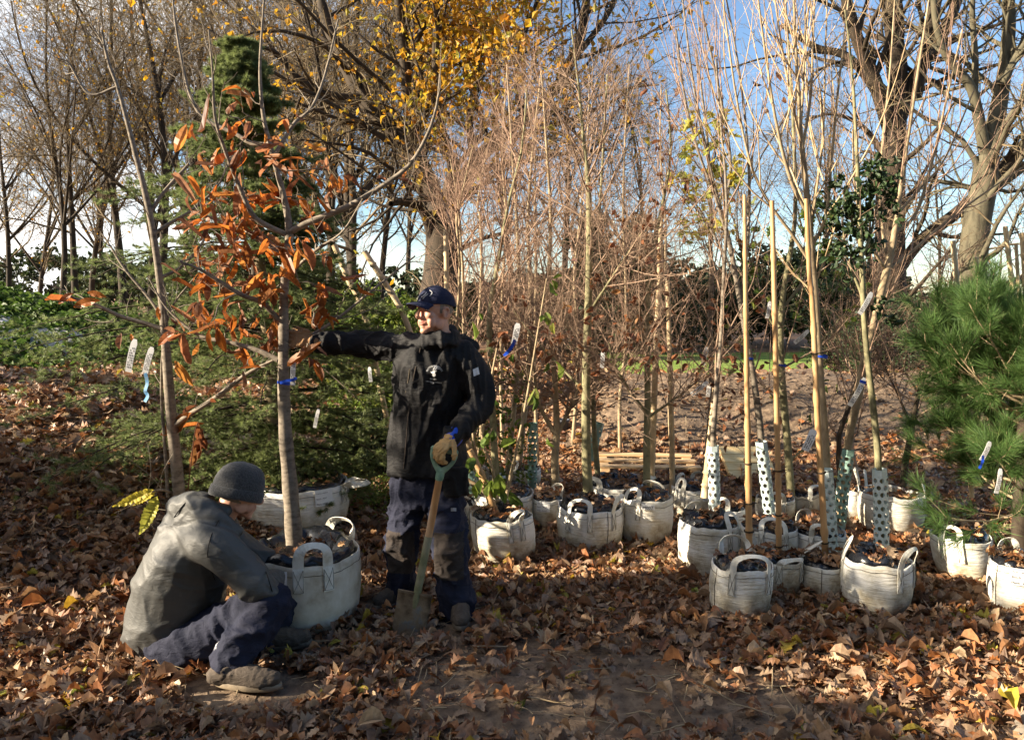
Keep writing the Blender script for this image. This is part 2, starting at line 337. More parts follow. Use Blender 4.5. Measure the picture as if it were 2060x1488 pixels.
def frnd(rng, n, tilt):
    a = rng.random(n)*6.283; x = np.stack([np.cos(a), np.sin(a), rng.normal(0, .25, n)*tilt], -1)
    z = np.stack([rng.normal(0, tilt, n), rng.normal(0, tilt, n), np.sign(rng.random(n)-.12)*1.0], -1); return rotmats(z, x)
def litter(name, pts_fn, n, size, shp, label, mat=M['litter'], tilt=.45, lift=.03, yellow=0):
    x, y = pts_fn(n); z = ground(x, y); e = .05
    mb = MB(); pick = rng.integers(0, len(shp), len(x)); sc = size*np.clip(rng.normal(1, .4, len(x)), .35, 2.1)
    gxn = -(ground(x+e, y) - ground(x-e, y))/(2*e); gyn = -(ground(x, y+e) - ground(x, y-e))/(2*e)
    R = frnd(rng, len(x), tilt); zz = R[:, :, 2] + np.stack([gxn, gyn, np.zeros_like(gxn)], -1)*np.sign(R[:, 2:3, 2]); R = rotmats(zz, R[:, :, 0])
    pos = np.stack([x, y, z + .006 + rng.random(len(x))*lift], -1)
    isy = rng.random(len(x)) < yellow
    for k, (tv, tf) in enumerate(shp):
        for yv in (False, True):
            m = (pick == k) & (isy == yv); scatter(mb, tv - np.array([.5, 0, 0]), tf, pos[m], R[m], sc[m], 1 if yv else 0)
    return mb.build(name, [mat, M['yellow_litter']], None, label, 'fallen leaves', None, 'stuff')
# bare patch of trodden soil in the front and the bare face of the bank
def keep(x, y):
    bare = ss(.0, .28, fbm(x, y, 1.1, 31) + .75*np.exp(-(((x-.05)/.55)**2 + ((y-3.25)/.35)**2)) + .35*np.exp(-(((x-1.0)/.8)**2+((y-2.95)/.2)**2)) - .42)
    bank = ss(7.7, 8.5, y + .35*fbm(x, y, .9, 33))*(1-ss(10.4, 11, y))*ss(.3, 1.3, x + .5*fbm(x, y, .8, 35))
    lawn = ((x > 2.3) & (y > 12.6) & (y < 24.2) & (x < 17.2))
    ft = np.zeros(x.shape, bool)
    for fx, fy, rx, ry in ((-1.12, 3.17, .32, .17), (-1.05, 3.58, .2, .1), (-.66, 4.07, .17, .12), (-.27, 3.86, .10, .2), (-.50, 3.74, .10, .10)): ft |= ((x-fx)/rx)**2 + ((y-fy)/ry)**2 < 1
    return ~ft & (rng.random(x.shape) > .85*bare) & (rng.random(x.shape) > .96*bank) & ~lawn
def region(y0, y1, pad=1.4):
    def fn(n):
        u = rng.random(int(n*2.2)); y = np.sqrt(y0*y0 + u*(y1*y1-y0*y0)); x = (rng.random(len(u))*2-1)*.667*pad*y + rng.normal(0, .1, len(u))
        k = keep(x, y); return x[k][:n], y[k][:n]
    return fn
litter('leaf_litter', region(2.35, 5.2), 34000, .056, near_shapes, 'thick carpet of curled brown oak and maple leaves in front', yellow=.03, lift=.05, tilt=.5)
litter('leaf_litter', region(5.0, 10.5), 47000, .072, near_shapes[:9:2], 'brown leaf carpet around and behind the white bags and up the left heap', yellow=.02, lift=.06, tilt=.6)
small = shapes([(OVAL, .2, .4, 1), (OVAL, -.3, .5, 2), ([(0, .05), (.4, .34), (1, .02)], .3, .4, 3)])
litter('leaf_litter', region(10.2, 24, 1.4), 27000, .13, small, 'distant reddish brown leaf carpet on the path behind the heap', yellow=.01, tilt=.7, lift=.04)
rgs = np.random.default_rng(77); ns = 900; ys_ = rgs.uniform(2.6, 9, ns); xs_ = (rgs.random(ns)*2-1)*.7*ys_; an = rgs.random(ns)*6.28; ls = rgs.uniform(.04, .22, ns); dz = rgs.normal(0, .12, ns)
tt_ = np.linspace(0, 1, 5)[None, :]; px_ = xs_[:, None] + np.cos(an)[:, None]*ls[:, None]*tt_; py_ = ys_[:, None] + np.sin(an)[:, None]*ls[:, None]*tt_; pz_ = ground(px_, py_) + .035 + dz[:, None]*ls[:, None]*tt_ + rgs.normal(0, .004, (ns, 5))
mb = MB(); tubes(mb, np.stack([px_, py_, pz_], -1), np.repeat(rgs.uniform(.0012, .0035, ns)[:, None], 5, 1), 4); mb.build('fallen_twigs', M['bark_tan'], None, 'short broken twigs scattered through the fallen leaves', 'twigs', None, 'stuff')
# crumbs and stones of earth on the bank and the bare patch
def clods(n, y0, y1, x0, x1, s):
    y = rng.uniform(y0, y1, n); x = rng.uniform(x0, x1, n); mb = MB()
    tv = np.array([[1, 0, 0], [-1, 0, 0], [0, 1, 0], [0, -1, 0], [0, 0, 1], [0, 0, -1]])*np.array([1, .8, .6]); tf = np.array([[0, 2, 4], [2, 1, 4], [1, 3, 4], [3, 0, 4], [2, 0, 5], [1, 2, 5], [3, 1, 5], [0, 3, 5]])
    scatter(mb, tv, tf, np.stack([x, y, ground(x, y)], -1), frnd(rng, n, 1.0), s*np.clip(rng.lognormal(0, .6, n), .3, 4)); return mb
clods(5000, 7.6, 10, .2, 7, .013).build('soil_crumbs', M['soil'], None, 'crumbled earth and stones on the bare bank face', 'soil', None, 'stuff')
clods(2600, 2.6, 4.2, -1.2, 2, .005).build('soil_crumbs', M['soil'], None, 'loose dark crumbs of earth on the trodden patch in front', 'soil', None, 'stuff')

# ================================================================ WHITE PLANTER BAGS
fm, nt_, b_, o_ = newmat('woven_white_bag'); v = objvec(nt_); gcrd = nt_.nodes.new('ShaderNodeTexCoord'); sz = nt_.nodes.new('ShaderNodeSeparateXYZ'); nt_.links.new(gcrd.outputs['Object'], sz.inputs[0])
d1 = noisen(nt_, 7, 7, .65, v); hz = nt_.nodes.new('ShaderNodeMapRange'); hz.inputs['From Min'].default_value = 0.0; hz.inputs['From Max'].default_value = .24; hz.inputs['To Min'].default_value = .20; hz.inputs['To Max'].default_value = -.04
nt_.links.new(sz.outputs['Z'], hz.inputs[0]); ad = nt_.nodes.new('ShaderNodeMath'); ad.operation = 'ADD'; nt_.links.new(d1, ad.inputs[0]); nt_.links.new(hz.outputs[0], ad.inputs[1]); oi = nt_.nodes.new('ShaderNodeObjectInfo'); a2 = nt_.nodes.new('ShaderNodeMath'); a2.operation = 'MULTIPLY_ADD'; a2.inputs[1].default_value = .14; a2.inputs[2].default_value = -.02; nt_.links.new(oi.outputs['Random'], a2.inputs[0]); a3 = nt_.nodes.new('ShaderNodeMath'); a3.operation = 'ADD'; nt_.links.new(ad.outputs[0], a3.inputs[0]); nt_.links.new(a2.outputs[0], a3.inputs[1]); ad = a3
nt_.links.new(ramp(nt_, [(.80, .79, .76), (.72, .695, .62), (.52, .46, .34), (.24, .17, .10)], ad.outputs[0], [.40, .54, .70, .84]), b_.inputs['Base Color'])
b_.inputs['Roughness'].default_value = .62; b_.inputs['Specular IOR Level'].default_value = .35
wv = objvec(nt_, (3, 3, 30)); bump(nt_, b_, noisen(nt_, 2.2, 5, .6, wv, .6), .75, .014)
M['bag'] = fm
M['bag_dirty'] = noisemat('stained_bag', [(.36, .29, .20), (.60, .55, .45), (.72, .68, .60)], 7, .7, bst=.5, bdist=.01)
M['strap'] = noisemat('webbing_strap', [(.50, .46, .36), (.70, .68, .60), (.78, .77, .72)], 18, .7, bst=.3, bdist=.003)
M['thread'] = noisemat('dark_thread', [(.06, .05, .035), (.16, .13, .09)], 20, .8, bst=0)
pm, nt_, b_, o_ = newmat('black_plastic'); b_.inputs['Base Color'].default_value = (.010, .011, .014, 1); b_.inputs['Roughness'].default_value = .24; b_.inputs['Specular IOR Level'].default_value = .6
bump(nt_, b_, noisen(nt_, 11, 5, .55, objvec(nt_), 1.5), .4, .015); M['plastic'] = pm
M['paper'] = noisemat('white_label', [(.72, .72, .72), (.82, .82, .80)], 30, .5, bst=0)
M['ink'] = noisemat('black_ink', [(.02, .02, .025), (.05, .05, .06)], 30, .6, bst=0)
def text_mesh(s, size):
    c = bpy.data.curves.new('t', 'FONT'); c.body = s; c.size = size; c.align_x = 'LEFT'; c.resolution_u = 2
    o = bpy.data.objects.new('t', c); S.collection.objects.link(o); dg = bpy.context.evaluated_depsgraph_get(); me = bpy.data.meshes.new_from_object(o.evaluated_get(dg))
    V = np.array([v.co[:] for v in me.vertices]); T = [list(p.vertices) for p in me.polygons]; bpy.data.objects.remove(o); return V, T
def add_text(mb, s, size, org, ex, ey, off=None, mat=0, fn=None):
    V, T = text_mesh(s, size)
    if not len(V): return
    Wd = fn(V[:, 0], V[:, 1]) if fn else org + V[:, :1]*ex + V[:, 1:2]*ey
    tri = []
    for t in T:
        for i in range(1, len(t)-1): tri.append([t[0], t[i], t[i+1]])
    mb.add(Wd, np.array(tri), mat, False)
MAIN_LINES = [('Castanea sativa', .014), ('Batch:  005', .016), ('Plant:  635894', .016)]
def bag(px0, px1, py_rim, py_base, label, seed, d=None, handles=(0,), soil=.05, lab=None, lines=None, lean=(0, 0), liner=1.0, stained=False, lit_leaves=48, floppy=.35, sq=1.0, seams=(None,), z0=None):
    """px0..px1 width at the rim, py_rim = lowest (front) point of the rim, py_base = lowest point of the base"""
    rg = np.random.default_rng(seed)
    base = G((px0+px1)/2, py_base) if d is None else None
    yf = base[1] if d is None else d
    r = (px1-px0)/2*PX(yf)*1.04*(1 + .0); cy = yf + r*sq*.92; r = (px1-px0)/2*PX(cy)
    cx = P((px0+px1)/2, 744, cy)[0]; gz = float(ground(cx, cy)) if z0 is None else z0
    h = P(px0, py_rim, cy - r*sq)[2] - gz; h = max(h, .16)
    t = thing('planter_bag', label, 'planter bag', (cx, cy, gz), 'white woven planter bags of the nursery'); O = np.array((cx, cy, gz))
    na, nz = 72, 16; a = np.arange(na)*2*math.pi/na; zz = np.linspace(0, 1, nz)
    w1 = fbm(np.cos(a)*2, np.sin(a)*2, .9, seed); w2 = fbm(np.cos(a)*2+9, np.sin(a)*2, .8, seed+3)
    rim = h*(1 + .05*w2 + floppy*.16*fbm(np.cos(a)*2, np.sin(a)*2, 1.1, seed+8))
    def rr(ai, u):    # radius of the wall at angle index array and height share
        return r*(.93 + .10*np.sin(np.pi*np.clip(u, 0, 1)*.8) + .035*w1[ai] - .0*u) * (1 + .020*fbm(a[ai]*1.6, u*11, 1.0, seed+1, 4)) * (1-.10*(np.clip(.12-u, 0, 1)/.12)**2)
    def wall(ang, u, off=0.0):
        ai = np.round(np.asarray(ang)/(2*math.pi)*na).astype(int) % na; x = rr(ai, np.asarray(u, float)) + off; z = np.asarray(u)*rim[ai]
        return np.stack([O[0] + x*np.cos(ang) + lean[0]*z, O[1] + sq*x*np.sin(ang) + lean[1]*z, O[2] + z], -1)
    A, U = np.meshgrid(a, zz); mb = MB(); outer = wall(A, U).reshape(-1, 3)
    A2, U2 = np.meshgrid(a, np.linspace(1, .55, 5)); inner = wall(A2, U2, -.006).reshape(-1, 3)
    mb.add(np.vstack([outer, inner]), grid_faces(nz+5, na, True)); k = np.arange(na); 
    mb.add(np.vstack([outer[:na], O]), np.stack([(k+1) % na, k, np.full(na, na)], -1))
    mb.build('bag_body', M['bag_dirty'] if stained else M['bag'], t)
    # top hem and side seams stitched in dark thread
    sm = MB(); hem = wall(np.append(a, a[0]), np.full(na+1, .88), .0025); tubes(sm, hem, np.full(na+1, .0016), 3)
    for s_ in seams:
        if s_ is not None:
            sp = wall(np.full(12, s_), np.linspace(.03, .99, 12), .0025); tubes(sm, sp, np.full(12, .0022), 3)
    hw = .017 if r < .24 else .027
    for q, hd in enumerate(handles):
        ang0, spread, arch, out_ = (hd if isinstance(hd, tuple) else (-1.57 + hd, .36, .13, 0.0))
        feet = [ang0 - spread, ang0 + spread]; hs = MB(); C = []
        dn = .30/h*.3; lo = max(.45, 1 - .13/h)
        for u in np.linspace(lo, 1.0, 5): C.append(wall(np.array([feet[0]]), np.array([u]), .005)[0])
        p0 = C[-1]; p1 = wall(np.array([feet[1]]), np.array([1.0]), .005)[0]; od = np.array((math.cos(ang0), math.sin(ang0), 0)); sk = rg.normal(0, .02)
        for s in np.linspace(0, 1, 15)[1:-1]:
            w = math.sin(math.pi*s)**.75; C.append(p0*(1-s) + p1*s + np.array((0, 0, arch*.68*w)) + od*out_*w + (p1-p0)*.16*math.sin(2*math.pi*s)*-1 + od*sk*math.sin(math.pi*s)*2)
        for u in np.linspace(1.0, lo, 5): C.append(wall(np.array([feet[1]]), np.array([u]), .005)[0])
        C = np.array(C); n_ = len(C); T = nrm(np.gradient(C, axis=0)); 
        nr = nrm(np.stack([(C[:, 0]-O[0]), (C[:, 1]-O[1]), np.full(n_, .0)], -1)); nr[5:-5] += np.array((0, 0, 1.1))*np.sin(np.linspace(0, math.pi, n_-10))[:, None]; nr = nrm(nr - (nr*T).sum(1, keepdims=True)*T)
        sd_ = np.cross(T, nr); wv_ = hw*(1 - .35*np.exp(-((np.arange(n_)-n_/2)/3.)**2))[:, None]
        V = np.stack([C+sd_*wv_+nr*.0015, C+nr*.003, C-sd_*wv_+nr*.0015, C-sd_*wv_-nr*.0015, C-nr*.0005, C+sd_*wv_-nr*.0015], 1).reshape(-1, 3)
        hs.add(V, grid_faces(n_, 6, True), 0, False); hs.build('handle', M['strap'], t)
        for f_ in feet:                                            # stitched box with a cross on each foot of the strap
            da = hw*.86/r; us = np.linspace(lo+.02, .97, 7)
            for path in ([(f_-da, u) for u in us], [(f_+da, u) for u in us], [(f_+(2*i/6-1)*da, lo+.02) for i in range(7)], [(f_+(2*i/6-1)*da, us[i]) for i in range(7)], [(f_-(2*i/6-1)*da, us[i]) for i in range(7)]):
                pp = np.array([wall(np.array([x]), np.array([y]), .0095)[0] for x, y in path]); tubes(sm, pp, np.full(len(pp), .0011), 3)
    sm.build('stitching', M['thread'], t)
    # black plastic lining: crumpled skirt folded inside and up over the rim
    if liner:
        lb = MB(); us = [(.70, -.012), (.88, -.012), (1.0, -.010), (1.06, -.016), (1.03, -.06), (.93, -.10), (1-soil*1.6, -.14)]
        rows = []
        for q, (u, off) in enumerate(us):
            cr_ = fbm(a*5/math.pi*2, np.full(na, q*.8), 1.0, seed+20, 3); cr2 = fbm(np.cos(a)*3, np.sin(a)*3+q*.4, 1.2, seed+21)
            amp = [.0, .0, .004, .10, .14, .12, .06][q]*liner
            rad = r*(.955) + off*(1+.6*cr2)*1.0 + amp*.25*cr_ - (0.012 if q > 2 else 0)
            z = h*u + np.where(q >= 2, 1, 0)*(rim-h) + amp*h*1.4*(cr_*.7 + cr2*.5 + (.25 if q in (3, 4) else 0))
            rad = np.minimum(rad, r*.94) if q < 3 else rad
            rows.append(np.stack([O[0] + rad*np.cos(a) + lean[0]*z, O[1] + sq*rad*np.sin(a) + lean[1]*z, O[2] + z], -1))
        lb.add(np.concatenate(rows), grid_faces(len(us), na, True), 0, True); lb.build('plastic_liner', M['plastic'], t)
    # soil and leaves inside
    sb = MB(); rs = np.linspace(1, .05, 8); Ag, Rg = np.meshgrid(a, rs); rad = Rg*r*.92; zs = h*(1-soil*1.7) + .02*fbm(Ag*3, Rg*6, 1.2, seed+4) + .025*(1-Rg)
    sb.add(np.stack([O[0]+rad*np.cos(Ag)+lean[0]*zs, O[1]+sq*rad*np.sin(Ag)+lean[1]*zs, O[2]+zs], -1).reshape(-1, 3), grid_faces(8, na, True)); sb.build('potting_soil', M['soil'], t)
    if lit_leaves:
        ll = MB(); nl = lit_leaves; aa = rg.random(nl)*6.28; r_ = np.sqrt(rg.random(nl))*r*.85; zc = h*(1-soil*1.7) + .03 + rg.random(nl)*.04
        pos = np.stack([O[0]+r_*np.cos(aa)+lean[0]*zc, O[1]+sq*r_*np.sin(aa)+lean[1]*zc, O[2]+zc], -1); R = frnd(rg, nl, .7); pk = rg.integers(0, 4, nl)
        for k_ in range(4): tv, tf = near_shapes[k_*2]; m = pk == k_; scatter(ll, tv-np.array([.5, 0, 0]), tf, pos[m], R[m], .058*np.clip(rg.normal(1, .25, nl)[m], .5, 1.6))
        ll.build('leaves_on_soil', M['litter'], t)
    if lab:
        ang, uc, w, hh = lab; n1_, n2_ = 9, 4; da = w/2/r
        def lf(x, y, off=.004): return wall2(ang + (x/w-.5)*2*da, uc + (y-hh/2)/h, off)
        def wall2(ag, u, off):
            x = r*(.93 + .10*np.sin(np.pi*np.clip(u, 0, 1)*.8)) + off + .016*r + .006; 
            fa = np.asarray(ag)/(2*math.pi)*na; i0 = np.floor(fa).astype(int) % na; fr = fa - np.floor(fa); wi = w1[i0]*(1-fr) + w1[(i0+1) % na]*fr; x = x + r*.035*wi
            z = u*h; return np.stack([O[0]+x*np.cos(ag)+lean[0]*z, O[1]+sq*x*np.sin(ag)+lean[1]*z, O[2]+z], -1)
        GX_, GY_ = np.meshgrid(np.linspace(0, w, n1_), np.linspace(0, hh, n2_)); pb = MB()
        pb.add(np.vstack([lf(GX_, GY_).reshape(-1, 3), lf(GX_, GY_, .0025).reshape(-1, 3)]), np.vstack([grid_faces(n2_, n1_), grid_faces(n2_, n1_)[:, ::-1]+n1_*n2_]), 0, False)
        lo_ = pb.build('label', M['paper'], t); tb = MB(); yy = hh
        for s_, szz in (lines or [('Acer campestre', w*.11), ('Batch:   M007', w*.13), ('Plant:  636241', w*.13)]):
            yy -= hh/len(lines or [1, 2, 3]) ; add_text(tb, s_, szz, None, None, None, fn=lambda x, y, yy=yy: lf(x + w*.06, y + yy + hh*.09, .006))
        tb.build('printed_text', M['ink'], lo_)
    t['_r'] = r; t['_h'] = h
    return t, O, r, h
BAGS = {}
def B(key, *a_, **k_): BAGS[key] = bag(*a_, **k_)
FR = -1.5708
B('main', 486, 713, 1142, 1288, 'large dirty white bag between the two men holding the orange leaved sapling', 1, handles=((FR+.44, .25, .17, 0.0), (FR+2.6, .3, .12, 0)), lab=(FR-.20, .83, .125, .095), lines=MAIN_LINES, stained=True, soil=.10, liner=.8, lit_leaves=60)
B('cedar', 490, 692, 992, 1100, 'large white bag behind the front one, holding the evergreen conifer', 2, handles=((-.1, .16, .02, .17), (FR+3.0, .3, .14, 0)), lab=(FR+.78, .83, .13, .11), lines=[('Cedrus atlantica', .013), ('Batch:  A007', .014), ('Plant: 63021', .016)], liner=.5, soil=.06, lit_leaves=90)
B('shrub', 953, 1082, 1052, 1142, 'leaning white bag holding the broken brown shrub stems, beside the standing man', 3, lean=(-.10, 0), handles=((FR+.45, .2, .13, 0), (FR+3.3, .3, .10, 0)), seams=(FR-.9,))
B('hornbeam', 1124, 1256, 1032, 1115, 'wide white bag with a centre seam under the tallest brown twiggy sapling', 4, handles=((FR-.45, .34, .12, 0), (FR+1.0, .34, .14, .03)), seams=(FR+.45,))
B('hornbeam2', 1250, 1358, 1012, 1102, 'white bag with a folded paper label, right neighbour of the centre seam bag', 5, handles=((FR-.75, .3, .12, 0), (FR+2.6, .4, .12, 0)), lab=(FR-.1, .93, .085, .04), lines=[('M007', .03)])
B('plainlab', 1068, 1134, 1008, 1068, 'bluish white bag with a square label, behind and between the leaning and seamed bags', 6, handles=((FR+2.4, .4, .1, 0),), lab=(FR-.25, .82, .09, .075))
B('behind', 952, 1074, 1004, 1075, 'white bag full of black plastic, just behind the leaning one', 7, handles=((FR+.2, .3, .03, .07),))
B('manleft', 890, 957, 1018, 1108, 'narrow white bag half hidden by the standing man right leg', 8, handles=((FR+.8, .3, .08, 0),))
B('wide', 1356, 1448, 988, 1048, 'yellowish low white bag with a long seam and label, left of the tall perforated guard', 9, handles=((FR-.9, .18, .11, 0), (FR+2.7, .3, .10, 0)), lab=(FR+.45, .80, .12, .055))
B('guard', 1374, 1494, 1066, 1166, 'white bag dappled with sun spots under the leftmost tall perforated guard', 10, handles=((FR+.75, .30, .13, 0), (FR+3.6, .3, .13, 0)), liner=1.3)
B('front', 1438, 1560, 1153, 1250, 'foremost white bag of the right cluster with a bamboo cane standing in it', 11, handles=((FR+.05, .62, .12, 0), (FR+3.1, .5, .14, 0)), lean=(.05, 0), seams=(FR-1.2,))
B('second', 1518, 1626, 1138, 1228, 'white bag just right of and behind the foremost one, its strap flopped across the rim', 12, handles=((FR+.3, .5, .05, .03), (FR+3.9, .3, .18, 0)), d=4.25)
B('third', 1622, 1722, 1146, 1228, 'narrow white bag third from the left in the front row of the right cluster', 13, handles=((FR+.6, .22, .13, -.03), (FR+4.2, .2, .17, 0)), d=4.22, seams=(FR-.45,))
B('fourth', 1716, 1850, 1143, 1240, 'broad white bag at the right end of the front row, under a perforated guard', 14, handles=((FR+.55, .36, .15, 0), (FR+4.3, .25, .14, 0)), seams=(FR+1.1,))
B('mid', 1500, 1614, 1075, 1150, 'white bag in the middle of the right cluster, arched strap over black plastic', 15, handles=((FR-.15, .42, .12, 0),))
B('midlab', 1440, 1506, 1030, 1098, 'greyish white bag with a tilted label behind the sun spotted one', 16, handles=((FR-.7, .35, .12, 0),), lab=(FR+.15, .86, .12, .065), lines=[('Platanus', .013), ('Line No:  P008', .017), ('Plant:  630029', .018)])
B('midright', 1608, 1712, 1082, 1150, 'white bag hidden behind the narrow one, leaf filled and with a standing strap', 17, handles=((FR-.4, .25, .13, 0), (FR+3.4, .3, .13, 0)), lit_leaves=90)
B('backright', 1694, 1752, 990, 1056, 'clean pale bag with a pointed upright strap in the back row', 18, handles=((FR+.8, .12, .22, 0),))
B('tan', 1744, 1866, 1005, 1080, 'wide brown stained white bag at the right end of the back row', 19, handles=((FR+1.1, .25, .11, 0), (FR+4.2, .2, .22, 0)), liner=0, soil=.1, stained=False)
B('tipped', 1912, 2024, 1092, 1176, 'tilted white bag under the long needled pine', 20, lean=(-.20, 0), handles=((FR-.85, .30, .12, 0),))
B('edge', 2020, 2120, 1146, 1243, 'clean white bag with a printed label cut by the right picture edge', 21, handles=((FR+2.9, .3, .12, 0),), lab=(FR-.30, .84, .13, .09), seams=(FR-1.3,))
B('far1', 1018, 1088, 948, 990, 'clean white bag farthest back behind the black bin liners, beside a perforated guard', 22, handles=((FR-.7, .2, .10, 0),))
B('far2', 930, 1016, 955, 1010, 'far white bag with an arched strap behind the brown shrub', 23, handles=((FR-.2, .4, .12, 0),))
B('bin1', 1180, 1312, 985, 1045, 'squat bag brimming with black plastic behind the two seamed bags', 24, handles=((FR+1.0, .3, .12, 0), (FR-.9, .2, .1, 0)), liner=1.6)
B('bin2', 1296, 1380, 975, 1030, 'bag spilling crumpled black plastic around two bamboo posts', 25, handles=((FR+.8, .3, .12, 0),), liner=1.7)
B('crumple', 1588, 1662, 1000, 1040, 'yellow stained collapsed bag behind the vine leaved sapling', 26, handles=((FR+.5, .5, .10, .05),), floppy=1.5, stained=True)
B('seven', 1530, 1606, 1010, 1060, 'white bag with black plastic between the guard tubes, second from the back', 27, handles=((FR-.3, .4, .12, 0),), liner=1.4)
# ================================================================ TREES
def trace(rows, d, dd=None):
    """rows of (px, py, half width in px) at depth d -> points and radii; dd = depth drift from start to end"""
    r = np.array(rows, float); n = len(r); ds = d + (np.linspace(0, 1, n)*dd if dd else 0)*np.ones(n)
    return np.array([P(a[0], a[1], e) for a, e in zip(r, ds)]), r[:, 2]*PX(d)
def line(rows, d, n=16, dd=None):
    p, r = trace(rows, d, dd); q = smoothline(np.column_stack([p, r]), n); return q[:, :3], np.maximum(q[:, 3], .0012)
def leaves_on(rng, Pp, per, shp, size, mat=0, mb=None, t0=.3, droop=.6, jit=.01, keepf=None, sd=.25, curl=1.0):
    N_, n, _ = Pp.shape; Mn = N_*per; pi = rng.integers(0, N_, Mn); t = t0 + (1-t0)*rng.random(Mn); x = t*(n-1); i = np.minimum(x.astype(int), n-2); u = (x-i)[:, None]
    b = Pp[pi, i]*(1-u) + Pp[pi, i+1]*u + rng.normal(0, jit, (Mn, 3)); tan = nrm(Pp[pi, i+1]-Pp[pi, i])
    if keepf is not None: k = keepf(b); b, tan = b[k], tan[k]; Mn = len(b)
    xd = nrm(tan*.5 + rng.normal(0, .55, (Mn, 3)) + np.array([[0, 0, -droop]])); zd = rng.normal(0, 1, (Mn, 3)) + np.array([[0, 0, .5]])
    R = rotmats(zd, xd); pk = rng.integers(0, len(shp), Mn); sc = size*np.clip(rng.normal(1, sd, Mn), .45, 1.7)
    for k, (tv, tf) in enumerate(shp): m = pk == k; scatter(mb, tv, tf, b[m], R[m], sc[m], mat)
def flat(Pc, f): # flatten children vertically around their start
    Q = Pc.copy(); Q[:, :, 2] = Pc[:, :1, 2] + (Pc[:, :, 2]-Pc[:, :1, 2])*f; return Q
def tree(name, label, cat, d, trunk, limbs, lv, seed, bark_m, twig_m, leaf=None, group=None, tw_sides=3, dd=None, base=None, own=.0):
    """trunk, limbs traced in photo pixels at depth d; lv = list of spawn settings"""
    rg = np.random.default_rng(seed); p0, r0 = line(trunk, d, 18, dd)
    t = thing(name, label, cat, p0[0] if base is None else base, group)
    mb = MB(); tubes(mb, p0, r0, 12 if d < 9 else 10); LP, LR = [p0], [r0]
    for L_ in limbs:
        ddv = rg.uniform(-.16, .16)*d*.35
        if isinstance(L_, tuple): L_, ddv = L_
        p, r = line(L_, d, 18, None)
        s = np.linspace(0, 1, 18); off = ddv*s**1.0; rel = (p - np.array((0, 0, CAM_Z)))
        p = np.array((0, 0, CAM_Z)) + rel*((rel[:, 1]+off)/rel[:, 1])[:, None]
        tubes(mb, p, r, 9); LP.append(p); LR.append(r)
    tr = mb.build('trunk', bark_m, t)
    Pc, Rc = np.stack(LP), np.stack(LR); allP = []
    if own > 0: Pc, Rc = Pc, Rc
    bb = MB(); tb = MB()
    for q, s in enumerate(lv):
        s = dict(s); fl = s.pop('flat', None); Pc, Rc = spawn(rg, Pc, Rc, **s)
        if fl: Pc = flat(Pc, fl)
        tubes(bb if q == 0 else tb, Pc, Rc, (6 if q == 0 else tw_sides)); allP.append(Pc)
    bb.build('branches', twig_m if d < 9 else bark_m, t)
    if tb.v: tb.build('twigs', twig_m, t)
    if leaf:
        lb = MB()
        for l in (leaf if isinstance(leaf, list) else [leaf]):
            l = dict(l); mt = l.pop('m'); src = allP[l.pop('lev', -1)]; leaves_on(rg, src, mb=lb, **l)
        lb.build('leaves', mt, t)
    return t, Pc, Rc
chest = shapes([(LONG, .25, .35, 1), (LONG, -.3, .5, 2), (LONG, .5, .7, 3), (LONG, -.15, .2, 4), (LONG, .7, .9, 5)])
mapl = shapes([(MAPLE, .15, .2, 4), (MAPLE, -.2, .3, 5), (MAPLE, .3, .4, 6)])
oval = shapes([(OVAL, .2, .3, 1), (OVAL, -.25, .4, 2), (OVAL, .4, .7, 3)])
bit = shapes([([(0, .05), (.5, .4), (1, .02)], .3, .4, 3), ([(0, .05), (.5, .33), (1, .02)], -.3, .3, 4)])

# ---- orange leaved sweet chestnut held by the standing man
tD = 4.07; rg = np.random.default_rng(11)
ch_trunk = [(594, 1135, 18), (590, 1060, 17), (582, 960, 15), (573, 850, 13), (570, 700, 10.5), (573, 560, 8.5), (582, 470, 7.8), (572, 400, 6), (556, 340, 5.2), (543, 290, 4.6), (530, 235, 4), (523, 150, 3), (527, 60, 2.2), (536, -60, 1.5)]
ch_limbs = [([(578, 470, 7), (617, 449, 6.5), (699, 416, 6), (760, 380, 5), (822, 334, 4.5), (859, 273, 3.5), (879, 211, 2.5), (885, 150, 1.8)], -.12), ([(576, 472, 6), (535, 453, 5.5), (506, 429, 5), (473, 355, 4), (449, 293, 3.5), (432, 232, 3), (428, 150, 2.2), (420, 60, 1.5)], -.2),
 ([(545, 290, 4.5), (506, 289, 4.5), (473, 269, 4), (412, 240, 3.5), (387, 203, 3.2), (371, 150, 3), (352, 40, 2.4), (345, -40, 1.6)], .15), ([(551, 314, 4.5), (576, 273, 4), (596, 244, 4), (625, 220, 3.4), (646, 175, 3), (662, 120, 2.4), (680, 40, 1.6)], .2),
 ([(566, 515, 6), (540, 495, 5.5), (514, 478, 5), (486, 461, 4), (430, 440, 3), (385, 425, 2)], .2), ([(560, 642, 6), (527, 609, 5), (486, 593, 4.5), (445, 568, 4), (404, 543, 3), (360, 525, 2)], -.25), ([(560, 724, 6), (514, 703, 5), (453, 687, 4.5), (412, 679, 4), (371, 654, 3), (330, 613, 2), (300, 560, 1.5)], .1),
 ([(578, 700, 4), (630, 672, 3.5), (680, 640, 3), (760, 575, 2.4), (835, 515, 1.8)], .35), ([(578, 560, 4), (600, 535, 3.6), (640, 500, 3), (690, 465, 2), (730, 400, 1.5)], -.3), ([(566, 860, 1), (500, 770, 1.5), (450, 780, 1)], .0)][:9]
T1 = thing('sweet_chestnut_sapling', 'sweet chestnut sapling with large orange leaves gripped by the standing man', 'sapling', P(594, 1135, tD))
